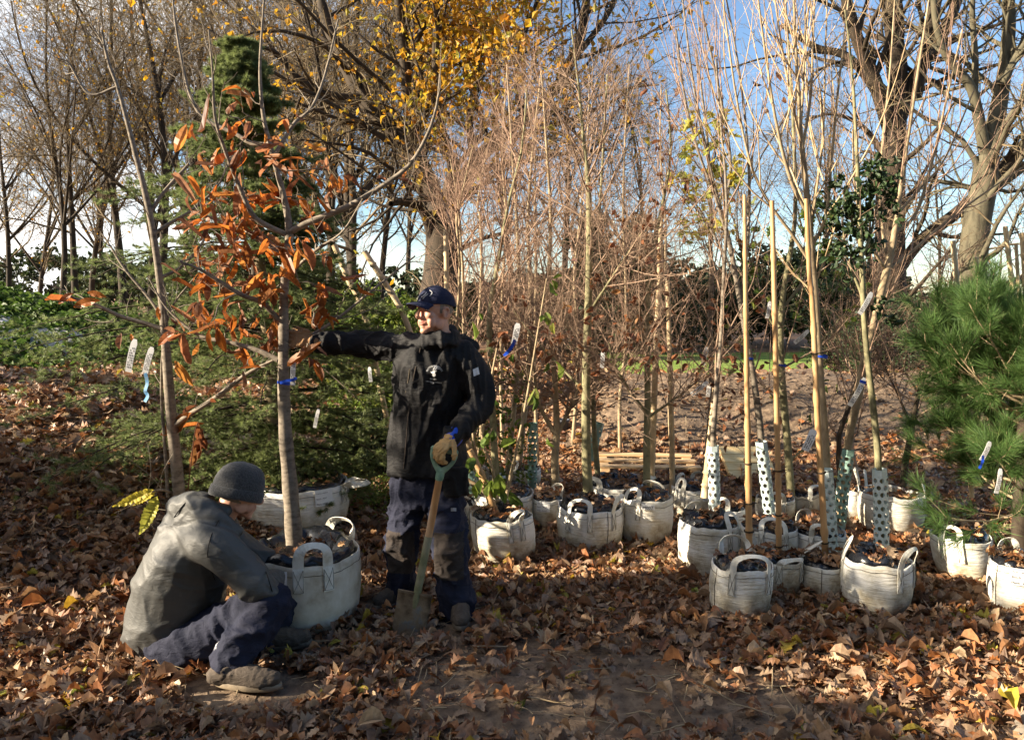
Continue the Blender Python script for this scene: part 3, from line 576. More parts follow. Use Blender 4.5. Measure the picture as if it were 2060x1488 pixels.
mb = MB(); p, r = line(ch_trunk, tD, 60); r = r*(1+.05*np.sin(np.arange(60)*1.7)); tubes(mb, p, r, 16); LP = [p[::4]]; LR = [r[::4]]
for L_, dv in ch_limbs:
    p, r = line(L_, tD, 22); rel = p - np.array((0, 0, CAM_Z)); p = np.array((0, 0, CAM_Z)) + rel*((rel[:, 1]+dv*np.linspace(0, 1, 22))/rel[:, 1])[:, None]; tubes(mb, p, r, 8); LP.append(p); LR.append(r)
mb.build('trunk', M['bark_grey'], T1)
skel = np.concatenate(LP); tw = MB(); Pl = np.stack([smoothline(x, 12) for x in LP[1:]]); Rl = np.stack([smoothline(x[:, None], 12)[:, 0] for x in LR[1:]])
P1, R1 = spawn(rg, Pl, Rl, k=7, t0=.35, ang=38, lf=.28, n=6, wander=.14, up=.12, rf=.55, tip=.35, rmax=.0035); tubes(tw, P1, R1, 4)
P1b, R1b = spawn(rg, P1, R1, k=2, t0=.3, ang=40, lf=.55, n=4, wander=.15, up=.08, rf=.7, tip=.4); tubes(tw, P1b, R1b, 3)
clusters = [(495, 188, 15, 3), (580, 235, 18, 3), (462, 235, 12, 3), (503, 235, 22, 6), (515, 268, 18, 5), (480, 292, 22, 6), (540, 312, 20, 8), (600, 297, 14, 3), (572, 352, 20, 6), (635, 340, 18, 4), (660, 362, 18, 5), (678, 395, 18, 5), (792, 355, 14, 4), (738, 385, 8, 1), (377, 371, 6, 1), (386, 245, 8, 1), (435, 400, 40, 18), (500, 398, 42, 20), (550, 395, 25, 10), (600, 400, 30, 10), (402, 440, 25, 9), (455, 440, 35, 16), (482, 470, 30, 10), (543, 500, 15, 5), (602, 480, 15, 7), (372, 530, 20, 6), (420, 520, 35, 17), (465, 530, 42, 24), (396, 560, 20, 8), (440, 590, 30, 13), (502, 580, 30, 11), (572, 565, 32, 14), (620, 565, 25, 10), (640, 600, 15, 5), (390, 652, 32, 17), (432, 640, 25, 10), (362, 662, 15, 5), (512, 640, 38, 20), (540, 690, 32, 14), (482, 700, 15, 5), (612, 705, 22, 7), (632, 632, 18, 6), (500, 722, 15, 4), (462, 665, 12, 4), (720, 560, 8, 1), (655, 520, 14, 3)]
lb = MB(); stk = []
for cx, cy, cr_, n in clusters:
    c = P(cx, cy, tD + rg.normal(0, .12)); dd_ = np.linalg.norm((skel-c)*np.array((1, .3, 1)), axis=1); s = skel[np.argmin(dd_)]
    L_ = smoothline([s, s*.5+c*.5+rg.normal(0, .02, 3), c, c + nrm(c-s)*cr_*PX(tD)*.8], 8); stk.append(L_)
    n = int(n*.8+.5); k2 = max(3, n//2); sp, sr = spawn(rg, L_[None], np.full((1, 8), .003), k=k2, t0=.35, ang=55, asd=20, L0=cr_*PX(tD)*1.5, n=4, lf=1, wander=.15, tip=.5, shape=0); tubes(tw, sp, sr, 3)
    leaves_on(rg, sp, int(round(n*1.1/k2+.2)), chest, .092, 0, lb, t0=.45, droop=.85, jit=.008, sd=.28)
stk = np.array(stk); tubes(tw, stk, np.broadcast_to(np.linspace(.0042, .002, 8), stk.shape[:2]), 4)
tw.build('twigs', M['bark_grey'], T1); lb.build('leaves', M['chestnut'], T1)

# ---- nearly bare chestnut behind the crouching man
T2, _, _ = tree('bare_chestnut_sapling', 'tall almost leafless sapling rising behind the crouching man', 'sapling', 4.45,
  [(375, 1178, 13), (360, 985, 12), (346, 850, 11), (336, 730, 9), (326, 600, 7.5), (310, 480, 6.5), (295, 400, 6), (275, 320, 5), (252, 230, 4.2), (235, 170, 3.4), (216, 120, 3), (205, 60, 2)],
  [([(336, 665, 5), (290, 650, 4.5), (240, 635, 4), (190, 612, 3.5), (150, 600, 2.5), (130, 590, 1.5)], -.1), ([(347, 860, 6), (372, 840, 5.5), (400, 822, 5), (440, 795, 4.5), (500, 750, 4), (560, 720, 2.5)], -.1), ([(326, 640, 3), (300, 600, 3), (250, 540, 2.5), (225, 500, 2), (205, 470, 1.5)], .1), ([(338, 1000, 3.5), (332, 900, 3.5), (325, 800, 3), (328, 700, 2.5), (345, 620, 2), (390, 560, 1.5)], 0), ([(300, 430, 4), (335, 380, 3.5), (380, 330, 3), (330, 270, 1)][:3], .1), ([(310, 470, 4), (340, 450, 3.5), (390, 420, 3), (440, 370, 2), (470, 300, 1.5)], .15), ([(320, 560, 4), (360, 540, 3), (400, 500, 2.4), (420, 460, 1.6)], .1), ([(236, 175, 3), (180, 190, 2.5), (140, 130, 2), (120, 118, 1.5)], 0), ([(215, 120, 2.5), (208, 90, 2), (182, 48, 1.5)], 0), ([(345, 990, 2.5), (325, 985, 2.3), (300, 990, 2), (290, 1003, 1.6)], -.3)],
  [dict(k=8, t0=.3, ang=45, L0=.32, lf=1, n=6, wander=.16, up=.08, rf=.5, rmax=.003, tip=.4), dict(k=2, ang=40, lf=.4, n=4, wander=.15)], 12, M['bark_grey'], M['bark_grey'])
lb = MB()
def one_leaf(mb, a, b, shp, scale=1.0, nz=(0, -1, .4)):
    a = np.array(a); b = np.array(b); L_ = np.linalg.norm(b-a); scatter(mb, shp[0], shp[1], a[None], rotmats(np.array([nz], float), (b-a)[None]), L_)
for (x0, y0, x1, y1) in [(150, 590, 105, 612), (152, 592, 118, 612), (205, 608, 148, 618), (215, 600, 175, 588), (240, 668, 248, 705), (265, 672, 270, 690), (320, 618, 322, 645), (355, 727, 385, 775), (395, 812, 372, 835), (380, 828, 300, 868), (420, 802, 440, 812), (402, 845, 375, 862), (400, 690, 380, 712), (345, 640, 360, 655)]:
    one_leaf(lb, P(x0, y0, 4.35), P(x1, y1, 4.33), chest[rg.integers(0, 5)])
lb.build('leaves', M['chestnut'], T2)
lb = MB()   # the serrated yellow green leaves low down beside the crouching man
def serrated(mb, a, b, w=.16):
    n = 25; x = np.linspace(0, 1, n); wd = w*np.sin(np.pi*x**.8)**.8*(1 + .10*((np.arange(n) % 2)*2-1)); half = list(zip(x, np.maximum(wd, .005))); V, F = leaf_shape(half, .12, .25, 3); one_leaf(mb, a, b, (V, F), 1, (.2, -1, .5))
serrated(lb, P(316, 998, 4.05), P(277, 1076, 4.0)); serrated(lb, P(308, 985, 4.05), P(222, 1018, 4.0), .12); serrated(lb, P(312, 990, 4.05), P(255, 1018, 4.1), .06)
M['serrate'] = leafmat('yellow_serrated_leaf', [(.55, .42, .04), (.42, .45, .08), (.62, .42, .03)], .45); lb.build('yellow_leaves', M['serrate'], T2)
one = MB(); tubes(one, np.array([smoothline([P(398, 850, 4.3), P(392, 870, 4.3), P(385, 925, 4.3), P(378, 985, 4.3)], 8)]), np.full((1, 8), .003), 4)
for x0, y0, x1, y1 in [(398, 850, 388, 885), (405, 862, 378, 915), (395, 880, 375, 935), (400, 870, 410, 905), (392, 900, 372, 940)]: one_leaf(one, P(x0, y0, 4.3), P(x1, y1, 4.28), chest[2])
one.build('withered_leaves', M['brown_leaf'], T2)

# ---- the evergreen cedar behind
tuft_v = []; rq = np.random.default_rng(3)
for k in range(9):
    a = k*2.4; e = .25 + .5*rq.random(); dv = np.array((math.cos(e), math.sin(e)*math.cos(a), math.sin(e)*math.sin(a))); sdv = nrm(np.cross(dv, (0.3, .5, .8)))*.055; L_ = .8+.4*rq.random(); b = np.array((rq.random()*.5, 0, 0)); tuft_v += [b-sdv, b+sdv, b+dv*L_]
TUFT = (np.array(tuft_v), np.arange(27).reshape(9, 3))
def tufts(mb, rg, Pp, per, size, t0=.1, spread=.3, TT=TUFT):
    N_, n, _ = Pp.shape; Mn = N_*per; pi = rg.integers(0, N_, Mn); t = t0+(1-t0)*rg.random(Mn); x = t*(n-1); i = np.minimum(x.astype(int), n-2); u = (x-i)[:, None]
    b = Pp[pi, i]*(1-u)+Pp[pi, i+1]*u; tan = nrm(nrm(Pp[pi, i+1]-Pp[pi, i]) + rg.normal(0, spread, (Mn, 3)) + np.array([[0, 0, .15]])); R = rotmats(rg.normal(0, 1, (Mn, 3)), tan)
    scatter(mb, TT[0], TT[1], b, R, size*np.clip(rg.normal(1, .2, Mn), .5, 1.5))
rg = np.random.default_rng(21); cdp = 5.75
T3 = thing('cedar_tree', 'dark green cedar standing in the white bag behind the orange sapling', 'conifer', P(560, 985, cdp))
p, r = line([(560, 990, 19), (552, 860, 17), (540, 700, 14), (525, 550, 11), (512, 400, 8), (500, 250, 5), (490, 150, 3), (484, 85, 1.5)], cdp, 40); mb = MB(); tubes(mb, p, r, 10); mb.build('trunk', M['bark_tan'], T3)
ctl = np.array([(90, .03), (150, .12), (250, .26), (350, .42), (430, .55), (500, .72), (580, .85), (650, 1.12), (720, 1.20), (800, 1.10), (870, .80), (940, .62), (985, .5)])
nb = 294; tt = np.clip((np.repeat(np.linspace(.03, .985, 21)**.9, 14) + rg.normal(0, .013, 294)), .01, .99); idx = (1-tt)*39; i = np.minimum(idx.astype(int), 38); b0 = p[i]*(1-(idx-i))[:, None] + p[i+1]*(idx-i)[:, None]
pyv = 744 - 0*idx; zpx = 600 - (b0[:, 2]-CAM_Z)/cdp*F_PX; Lb = np.interp(zpx, ctl[:, 0], ctl[:, 1])*np.clip(rg.normal(.95, .28, nb), .4, 1.5)
azm = np.arange(nb)*2.4 + rg.normal(0, .4, nb); rise = np.interp(zpx, [90, 400, 985], [.40, .20, .02]) + np.repeat(rg.normal(0, .06, 21), 14) + rg.normal(0, .03, nb)
s = np.linspace(0, 1, 9)[None, :]
Lb = Lb*np.where(np.cos(azm) < 0, 1 + .35*np.abs(np.cos(azm)), 1.0); dirx = np.cos(azm); diry = np.sin(azm)*.85
Bp = b0[:, None, :] + np.stack([dirx[:, None]*Lb[:, None]*s, diry[:, None]*Lb[:, None]*s, Lb[:, None]*(rise[:, None]*s - .28*s**2.0)], -1) + rg.normal(0, .008, (nb, 9, 3)); Br = (.010*np.clip(Lb, .3, 1))[:, None]*np.linspace(1, .25, 9)[None]
bb = MB(); tubes(bb, Bp, Br, 5)
C1, R1 = spawn(rg, Bp, Br, k=16, t0=.10, t1=1.0, ang=58, asd=12, lf=.33, lmin=.06, lsd=.35, n=5, wander=.10, up=-.01, rf=.5, tip=.3, shape=.5, rmax=.004); C1 = flat(C1, .25); tubes(bb, C1, R1, 3)
bb.build('branches', M['bark_dark'], T3)
C2, R2 = spawn(rg, C1, R1, k=3, t0=.2, ang=50, lf=.5, n=3, wander=.1, up=.02); C2 = flat(C2, .3)
nb_ = MB(); tufts(nb_, rg, C1, 10, .034); tufts(nb_, rg, C2, 4, .032); tufts(nb_, rg, Bp[:, 2:], 18, .036); nb_.build('needles', M['needle'], T3)

# ---- generic bare saplings of the nursery rows
GS = 'bare saplings standing in the white bags'
DENSE = [dict(k=28, t0=.30, t1=.98, ang=52, asd=14, L0=1.0, lf=1, shape=.45, n=7, wander=.10, up=.10, rf=.45, tip=.3, rmax=.007), dict(k=9, t0=.12, ang=44, asd=16, lf=.42, n=6, wander=.2, up=.05, rf=.55, tip=.4), dict(k=5, t0=.15, ang=45, asd=16, lf=.45, n=4, wander=.2, up=.02, rf=.6, tip=.5, shape=.2, lmin=.05)]
BIRCH = [dict(k=26, t0=.26, t1=.98, ang=35, asd=12, L0=1.0, lf=1, shape=.5, n=8, wander=.11, up=.12, rf=.45, tip=.3, rmax=.006), dict(k=8, t0=.15, ang=36, asd=14, lf=.45, n=6, wander=.17, up=.06, rf=.55, tip=.4), dict(k=6, t0=.2, ang=38, asd=16, lf=.42, n=4, wander=.18, up=.04, rf=.6, tip=.5, shape=.2)]
UPR = [dict(k=7, t0=.18, t1=.95, ang=28, asd=8, L0=1.05, lf=1, shape=.3, n=8, wander=.05, up=.16, rf=.6, tip=.25, rmax=.006), dict(k=4, t0=.15, ang=30, asd=10, lf=.45, n=6, wander=.08, up=.12, rf=.6, tip=.35), dict(k=2, t0=.2, ang=38, lf=.35, n=4, wander=.12)]
def sap(label, d, trunk, limbs=(), lv=DENSE, seed=0, bm='bark_green', tm='twig_brown', leaf=None, name='bare_sapling', **k):
    trunk = [(a, b, c*.82) for a, b, c in trunk]; limbs = [[(a, b, c*.8) for a, b, c in l] for l in limbs]; return tree(name, label, 'sapling', d, trunk, list(limbs), lv, seed, M[bm], M[tm], leaf, GS, **k)
BR = dict(m=M['brown_leaf'], shp=oval, size=.05, per=1, lev=-1, droop=.8)
sap('tallest straight sapling in the middle, dense brown twigs, in the bag with a centre seam', 5.4, [(1187, 1045, 13), (1180, 930, 12), (1179, 760, 10.5), (1184, 600, 9), (1186, 470, 8), (1184, 380, 6.5), (1180, 330, 5), (1172, 260, 4), (1165, 180, 3), (1150, 60, 2)], [[(1180, 790, 4), (1130, 740, 3), (1075, 680, 2.5), (1030, 620, 1.5)], [(1184, 630, 4), (1230, 560, 3), (1290, 470, 2)]], seed=31, leaf=dict(BR, per=1, keepf=lambda b: (b[:, 2] < 1.5) & (np.random.default_rng(5).random(len(b)) < .45)))
sap('brown twiggy sapling with dark low side branches over the bag with the paper label', 5.5, [(1301, 1030, 10), (1301, 900, 9), (1303, 800, 8), (1302, 700, 7.5), (1305, 560, 6.5), (1318, 480, 5), (1335, 400, 4), (1350, 300, 3), (1340, 180, 2)], [[(1300, 830, 5), (1270, 790, 4), (1240, 740, 3), (1225, 690, 2)], [(1303, 840, 4), (1360, 800, 3), (1410, 760, 2)]], seed=32, leaf=dict(BR, keepf=lambda b: np.random.default_rng(6).random(len(b)) < .12))
sap('sapling forking low down, in the bluish bag with a square label', 5.95, [(1120, 1015, 12), (1116, 930, 10), (1120, 870, 9), (1118, 800, 7), (1112, 700, 6), (1105, 600, 6), (1106, 500, 5), (1108, 430, 4), (1100, 300, 3), (1090, 150, 2)], [[(1119, 875, 7), (1095, 835, 5), (1080, 790, 4), (1070, 700, 3), (1050, 600, 2)], [(1120, 875, 6), (1138, 840, 5), (1160, 790, 4), (1190, 700, 2.5)]], seed=33, bm='bark_tan')
sap('dark stemmed sapling rising from the plastic filled bag beside the standing man', 5.75, [(1002, 1015, 10), (994, 900, 9), (990, 800, 8), (985, 700, 7), (986, 620, 6), (1000, 540, 5), (1010, 480, 4), (1025, 400, 4), (1050, 300, 3), (1060, 180, 2)], seed=34, tm='twig_red')
sap('pale thin stem ringed by small hanging green leaves, left of the perforated guard', 6.6, [(1020, 975, 8), (1026, 900, 7), (1036, 800, 6), (1042, 700, 6), (1045, 600, 5), (1040, 450, 4), (1030, 300, 3), (1020, 130, 2)], lv=BIRCH, seed=35, bm='bark_tan', tm='twig_red')
sap('pale leaning stem rising out of the clean bag at the back', 6.8, [(1040, 975, 9), (1050, 870, 8), (1062, 760, 7), (1068, 600, 6), (1062, 450, 4), (1072, 300, 3), (1090, 140, 2)], lv=BIRCH, seed=36, bm='bark_tan', tm='twig_red')
sap('slim sapling beside a short leaning guard in the black lined squat bag', 6.2, [(1207, 1000, 8), (1198, 900, 7), (1194, 820, 6), (1196, 700, 5), (1202, 500, 4), (1212, 330, 3), (1222, 150, 2)], lv=BIRCH, seed=37)
for q, (x, dx, dd_, lab) in enumerate([(942, -20, 7.1, 'upright reddish twigged sapling directly right of the blue cap'), (962, 10, 7.5, 'second upright reddish sapling from the blue cap, pale stem'), (1012, 5, 7.9, 'thin pale stemmed sapling far behind the plastic filled bag'), (1082, -15, 7.6, 'reddish twigged sapling behind the perforated guard by the clean bag'), (1150, 20, 8.3, 'thin far sapling between the forked and the tallest sapling'), (1248, 10, 8.0, 'far thin sapling right of the tallest sapling'), (1352, -12, 7.8, 'far sapling behind the pale bamboo posts'), (905, 25, 6.6, 'many stemmed sapling right behind the standing man shoulder')]):
    yb = 600 + 2600/dd_
    sap(lab, dd_, [(x, yb, 5), (x+dx*.2+6*math.sin(q*2), yb-120, 4.5), (x+dx*.4-7*math.sin(q), yb-230, 4), (x+dx*.5+9*math.sin(q*3), 560, 3.5), (x+dx*.7-5*math.cos(q), 440, 3), (x+dx+12*math.sin(q*5), 300+(110 if q in (0, 1, 7) else 0), 2.2), (x+dx*1.8, 170-20*(q % 3)+(150 if q in (0, 1, 7) else 0), 1.2)], lv=BIRCH, seed=50+q, bm='bark_tan', tm='twig_red', name='upright_sapling')
# multi stemmed shrub with the broken stems
rg = np.random.default_rng(61)
sh = thing('brown_stemmed_shrub', 'shrub of leaning brown cut stems with few green leaves in the leaning bag', 'shrub', P(1003, 1062, 5.08))
mb = MB(); LPs = []
for rows in ([(1003, 1065, 8), (985, 1000, 7), (962, 940, 7), (938, 885, 6.5)], [(1003, 1060, 6), (990, 1010, 5), (965, 980, 4), (940, 965, 3)], [(1005, 1062, 5), (1000, 1000, 4), (990, 940, 3), (970, 880, 3), (985, 780, 2.5), (1000, 700, 2)], [(1008, 1062, 5), (1020, 990, 4), (1040, 900, 3), (1060, 800, 2.5), (1080, 680, 2), (1100, 560, 1.5)], [(1000, 1060, 4), (975, 985, 3), (955, 900, 3), (945, 790, 2), (930, 650, 1.5)]):
    p, r = line(rows, 5.08, 14); tubes(mb, p, r, 8); LPs.append((p, r))
mb.build('stems', M['bark_tan'], sh); Pc, Rc = np.stack([a for a, _ in LPs]), np.stack([b for _, b in LPs]); A1, B1_ = spawn(rg, Pc, Rc, k=9, ang=45, L0=.3, lf=1, n=6, wander=.15, rf=.4, up=.05, rmax=.003); A2, B2_ = spawn(rg, A1, B1_, k=3, ang=45, lf=.4, n=4); tb = MB(); tubes(tb, A1, B1_, 4); tubes(tb, A2, B2_, 3); tb.build('twigs', M['twig_brown'], sh)
lb = MB(); leaves_on(rg, A1, 1, oval, .10, 0, lb, t0=.6, droop=1.2); [one_leaf(lb, P(a, b, 4.95), P(c, e, 4.93), oval[k % 3]) for k, (a, b, c, e) in enumerate([(1003, 952, 1006, 1000), (1010, 985, 1016, 1012), (990, 965, 984, 985), (1098, 628, 1104, 655), (1092, 632, 1088, 650)])]; lb.build('leaves', M['green_leaf'], sh)
# leafy climbers hanging on stems near the man's hip
vn = thing('climbing_vine', 'small leaved green creeper hanging on the stems right of the standing man', 'climber', P(1010, 980, 6.3)); rg = np.random.default_rng(62); vb = MB(); lb = MB(); pv = []
for x in (955, 972, 1000, 1022, 1048): pv.append(line([(x, 985, 2), (x+8, 900, 2), (x-4, 820, 1.6), (x+6, 740, 1.2)], 6.25 + rg.normal(0, .1), 16)[0])
pv = np.array(pv); tubes(vb, pv, np.full(pv.shape[:2], .003), 4); vb.build('stems', M['twig_brown'], vn); leaves_on(rg, pv, 75, oval, .045, 0, lb, t0=0, droop=.9, jit=.03); lb.build('leaves', M['green_leaf'], vn)
# ---- right hand cluster
MY = dict(m=M['maple_yellow'], shp=mapl, size=.062, per=1, droop=.7)
def zone(x0, x1, y0, y1, d, p=1.0, seed=1):
    a = P(x0, y1, d); b = P(x1, y0, d)
    return lambda q: (q[:, 0] > a[0]) & (q[:, 0] < b[0]) & (q[:, 2] > a[2]) & (q[:, 2] < b[2]) & (np.random.default_rng(seed).random(len(q)) < p)
sap('field maple with pale yellow leaves on a stem leaning right, in the low yellowish bag', 6.1, [(1412, 1000, 9), (1424, 900, 8), (1432, 780, 7), (1428, 650, 6.5), (1432, 560, 6), (1428, 470, 5), (1430, 380, 4), (1420, 250, 3), (1400, 100, 2)], lv=BIRCH, seed=71, bm='bark_grey', leaf=dict(MY, per=2, lev=1, keepf=zone(1360, 1490, 210, 500, 6.1, .9)), name='field_maple_sapling')
sap('thin stem in the leftmost perforated guard with a bunch of withered dark red leaves', 4.9, [(1436, 1080, 8), (1434, 900, 7), (1442, 780, 6), (1450, 690, 5), (1456, 560, 4.5), (1462, 400, 3.5), (1450, 250, 2.5), (1440, 120, 2)], lv=UPR, seed=72, bm='bark_grey', leaf=dict(BR, size=.06, per=2, lev=0, keepf=zone(1430, 1490, 640, 740, 4.9, 1.0)))
sap('sapling with long wavy upright shoots and yellow leaves, from the second perforated guard', 5.25, [(1547, 1085, 10), (1532, 890, 9), (1519, 780, 8), (1502, 680, 7.5), (1488, 600, 7), (1470, 500, 6), (1455, 440, 5), (1438, 380, 4.5), (1420, 300, 4), (1400, 200, 3), (1385, 100, 2.5), (1370, -30, 2)], [[(1490, 610, 5), (1500, 520, 4), (1508, 400, 3.5), (1500, 250, 3), (1480, 100, 2.5), (1455, -30, 2)], [(1470, 500, 4), (1440, 400, 3.5), (1400, 290, 3), (1375, 180, 2.5), (1360, 60, 2)], [(1455, 440, 4), (1470, 330, 3.5), (1450, 200, 3), (1420, 60, 2.5), (1400, -40, 2)], [(1480, 560, 4), (1440, 480, 3), (1400, 420, 2.5), (1370, 380, 2)]], lv=UPR, seed=73, bm='bark_grey', tm='twig_red', leaf=dict(MY, per=3, lev=1, keepf=zone(1370, 1520, 240, 500, 5.25, .8)))
sap('maple sapling with lobed green leaves low on its stem, behind the middle bags', 5.9, [(1594, 1040, 10), (1585, 900, 9.5), (1576, 800, 9), (1570, 700, 8), (1574, 600, 7), (1588, 520, 6), (1600, 430, 5), (1598, 300, 4), (1590, 150, 3), (1580, 0, 2)], [[(1580, 830, 3), (1540, 780, 2.5), (1510, 760, 2)], [(1572, 690, 4), (1540, 620, 3), (1520, 560, 2)], [(1575, 620, 4), (1620, 560, 3), (1660, 500, 2)], [(1586, 930, 2.5), (1640, 880, 2), (1670, 850, 1.5)], [(1575, 740, 3), (1640, 700, 2.5), (1690, 640, 1.5)]], lv=UPR, seed=74, leaf=[dict(m=M['green_leaf'], shp=mapl, size=.075, per=4, lev=0, droop=.7, keepf=zone(1470, 1720, 400, 950, 5.9, .75)), dict(m=M['green_leaf'], shp=mapl, size=.06, per=2, lev=1, droop=.7, keepf=zone(1470, 1720, 400, 800, 5.9, .5, 3))], name='maple_sapling')
sap('pale vase shaped sapling tied to the third bamboo cane, many long tan shoots', 4.75, [(1674, 1130, 12), (1663, 950, 11), (1657, 850, 10), (1650, 760, 9.5), (1643, 650, 9), (1637, 560, 9), (1630, 480, 8), (1624, 400, 7.5), (1616, 320, 6.5), (1610, 270, 6), (1606, 180, 4.5), (1600, 90, 3.5), (1596, -40, 2.5)], [[(1632, 530, 5), (1592, 470, 4), (1545, 405, 3.5), (1510, 330, 3), (1482, 200, 2.5), (1462, 60, 2), (1450, -40, 1.6)], [(1624, 430, 5), (1590, 360, 4.5), (1562, 250, 3.6), (1540, 110, 2.6), (1520, -40, 2)], [(1630, 500, 5), (1660, 440, 4), (1672, 330, 3.5), (1684, 200, 3), (1700, 60, 2), (1710, -30, 1.5)], [(1612, 290, 4), (1592, 200, 3.4), (1572, 90, 2.6), (1555, -30, 2)], [(1614, 300, 4), (1630, 200, 3.4), (1635, 90, 2.6), (1640, -30, 2)], [(1610, 280, 3), (1615, 180, 3), (1620, 60, 2.3), (1618, -40, 2)], [(1628, 470, 4), (1640, 400, 3.5), (1655, 280, 3), (1660, 120, 2.2), (1665, -30, 1.6)]], lv=UPR, seed=75, bm='bark_tan', tm='twig_tan')
sap('pale leaning sapling in the greenish guard, fan of reddish shoots reaching right', 5.45, [(1686, 1075, 10), (1704, 900, 10), (1722, 820, 10), (1736, 740, 10), (1750, 680, 9.5), (1764, 620, 9.5), (1778, 565, 9.5), (1790, 520, 8.5), (1801, 460, 7), (1812, 380, 5.5), (1826, 280, 4.5), (1846, 150, 3.4), (1872, -20, 2)], [[(1788, 540, 5), (1830, 510, 4), (1875, 470, 3.5), (1930, 425, 3), (2000, 375, 2), (2060, 335, 1.4)], [(1786, 530, 5), (1778, 480, 4.5), (1770, 400, 4), (1776, 280, 3), (1790, 150, 2.4), (1800, 0, 1.8)], [(1800, 470, 5), (1842, 430, 4), (1874, 330, 3.4), (1904, 200, 2.6), (1936, 60, 2)], [(1806, 430, 4), (1850, 380, 3), (1900, 320, 2.5), (1960, 180, 1.8)], [(1783, 545, 4), (1740, 470, 3), (1720, 380, 2.4), (1715, 260, 1.6)]], lv=UPR, seed=76, bm='bark_tan', tm='twig_red')
sap('young evergreen oak with small dark leaves in the guard of the broad end bag', 4.65, [(1773, 1130, 9), (1768, 945, 8.5), (1760, 850, 8), (1752, 780, 7.5), (1745, 720, 7), (1738, 640, 6.5), (1735, 560, 6), (1731, 480, 5.5), (1728, 400, 5), (1722, 280, 4), (1715, 150, 3), (1700, 20, 2)], [[(1737, 600, 4), (1720, 560, 3), (1700, 500, 2.5), (1695, 430, 1.6)], [(1733, 520, 4), (1752, 470, 3), (1765, 400, 2)]], lv=[dict(k=12, t0=.42, t1=.98, ang=45, L0=.34, lf=1, n=6, wander=.15, up=.08, rf=.5, rmax=.004), dict(k=4, ang=45, lf=.55, n=4)], seed=77, bm='bark_green', leaf=[dict(m=M['dark_leaf'], shp=oval, size=.042, per=9, lev=1, droop=.2, keepf=zone(1660, 1800, 320, 660, 4.65, .85)), dict(m=M['dark_leaf'], shp=oval, size=.04, per=3, lev=0, droop=.2, keepf=zone(1660, 1760, -40, 320, 4.65, .4, 4))], name='evergreen_oak_sapling')
sap('slender dark sapling crossing behind the greenish guard', 5.8, [(1700, 1080, 6), (1686, 900, 6), (1704, 830, 5.5), (1722, 770, 5), (1738, 715, 5), (1745, 600, 4), (1750, 450, 3), (1752, 300, 2)], lv=BIRCH, seed=78, bm='bark_dark')
sap('brown barked sapling leaning right out of the brown stained bag, tangled twigs', 5.85, [(1812, 1035, 9), (1820, 940, 8), (1831, 880, 7), (1846, 800, 5.5), (1870, 720, 4.5), (1895, 640, 4), (1915, 560, 3), (1925, 500, 2)], [[(1835, 860, 3), (1800, 780, 2.5), (1760, 700, 2)], [(1850, 790, 3), (1900, 740, 2.5), (1950, 720, 2)]], lv=DENSE, seed=79, bm='bark_dark')
sap('reddish barked young birch behind the clean bag with the upright strap', 6.2, [(1718, 1020, 6), (1722, 950, 6), (1712, 880, 5), (1735, 780, 4), (1745, 680, 3), (1760, 560, 2.5), (1770, 420, 2)], lv=BIRCH, seed=80, bm='twig_red', tm='twig_red')

# ---- pine at the right edge
rg = np.random.default_rng(91); pd = 4.5
T4 = thing('pine_tree', 'bushy young pine with long glossy needles at the right picture edge', 'conifer', P(2052, 1150, pd))
p, r = line([(2052, 1160, 20), (2056, 1000, 16), (2062, 850, 13), (2072, 780, 9), (2078, 730, 5), (2082, 690, 3)], pd, 24); mb = MB(); tubes(mb, p, r, 10); mb.build('trunk', M['bark_dark'], T4)
LPp = p[None, 1:]; LRp = r[None, 1:]
A1, B1_ = spawn(rg, LPp, LRp, k=84, t0=.10, t1=.97, ang=76, asd=12, L0=.66, lf=1, shape=.36, n=8, wander=.06, up=.06, rf=.4, rmax=.009, tip=.4)
A2, B2_ = spawn(rg, A1, B1_, k=8, t0=.25, t1=.98, ang=42, lf=.34, n=5, wander=.08, up=.12, tip=.5, shape=.2)
bb = MB(); tubes(bb, A1, B1_, 6); tubes(bb, A2, B2_, 4); bb.build('branches', M['bark_tan'], T4)
nv = []
for k in range(10):
    a = k*2.4; e = .35+.45*rq.random(); dv = np.array((math.cos(e), math.sin(e)*math.cos(a), math.sin(e)*math.sin(a))); sdv = nrm(np.cross(dv, (0.3, .5, .8)))*.010; L_ = .75+.4*rq.random(); b = np.array((rq.random()*.25, 0, 0)); nv += [b-sdv, b+sdv, b+dv*L_*.6+sdv*.8 + np.array((0, 0, -.02)), b+dv*L_]
PT = (np.array(nv), np.array([[4*k, 4*k+1, 4*k+2, 4*k+3] for k in range(10)])); nb_ = MB(); tufts(nb_, rg, A2, 17, .105, .35, .12, PT); tufts(nb_, rg, A1[:, 5:], 22, .11, .3, .12, PT); nb_.build('needles', M['pine'], T4)
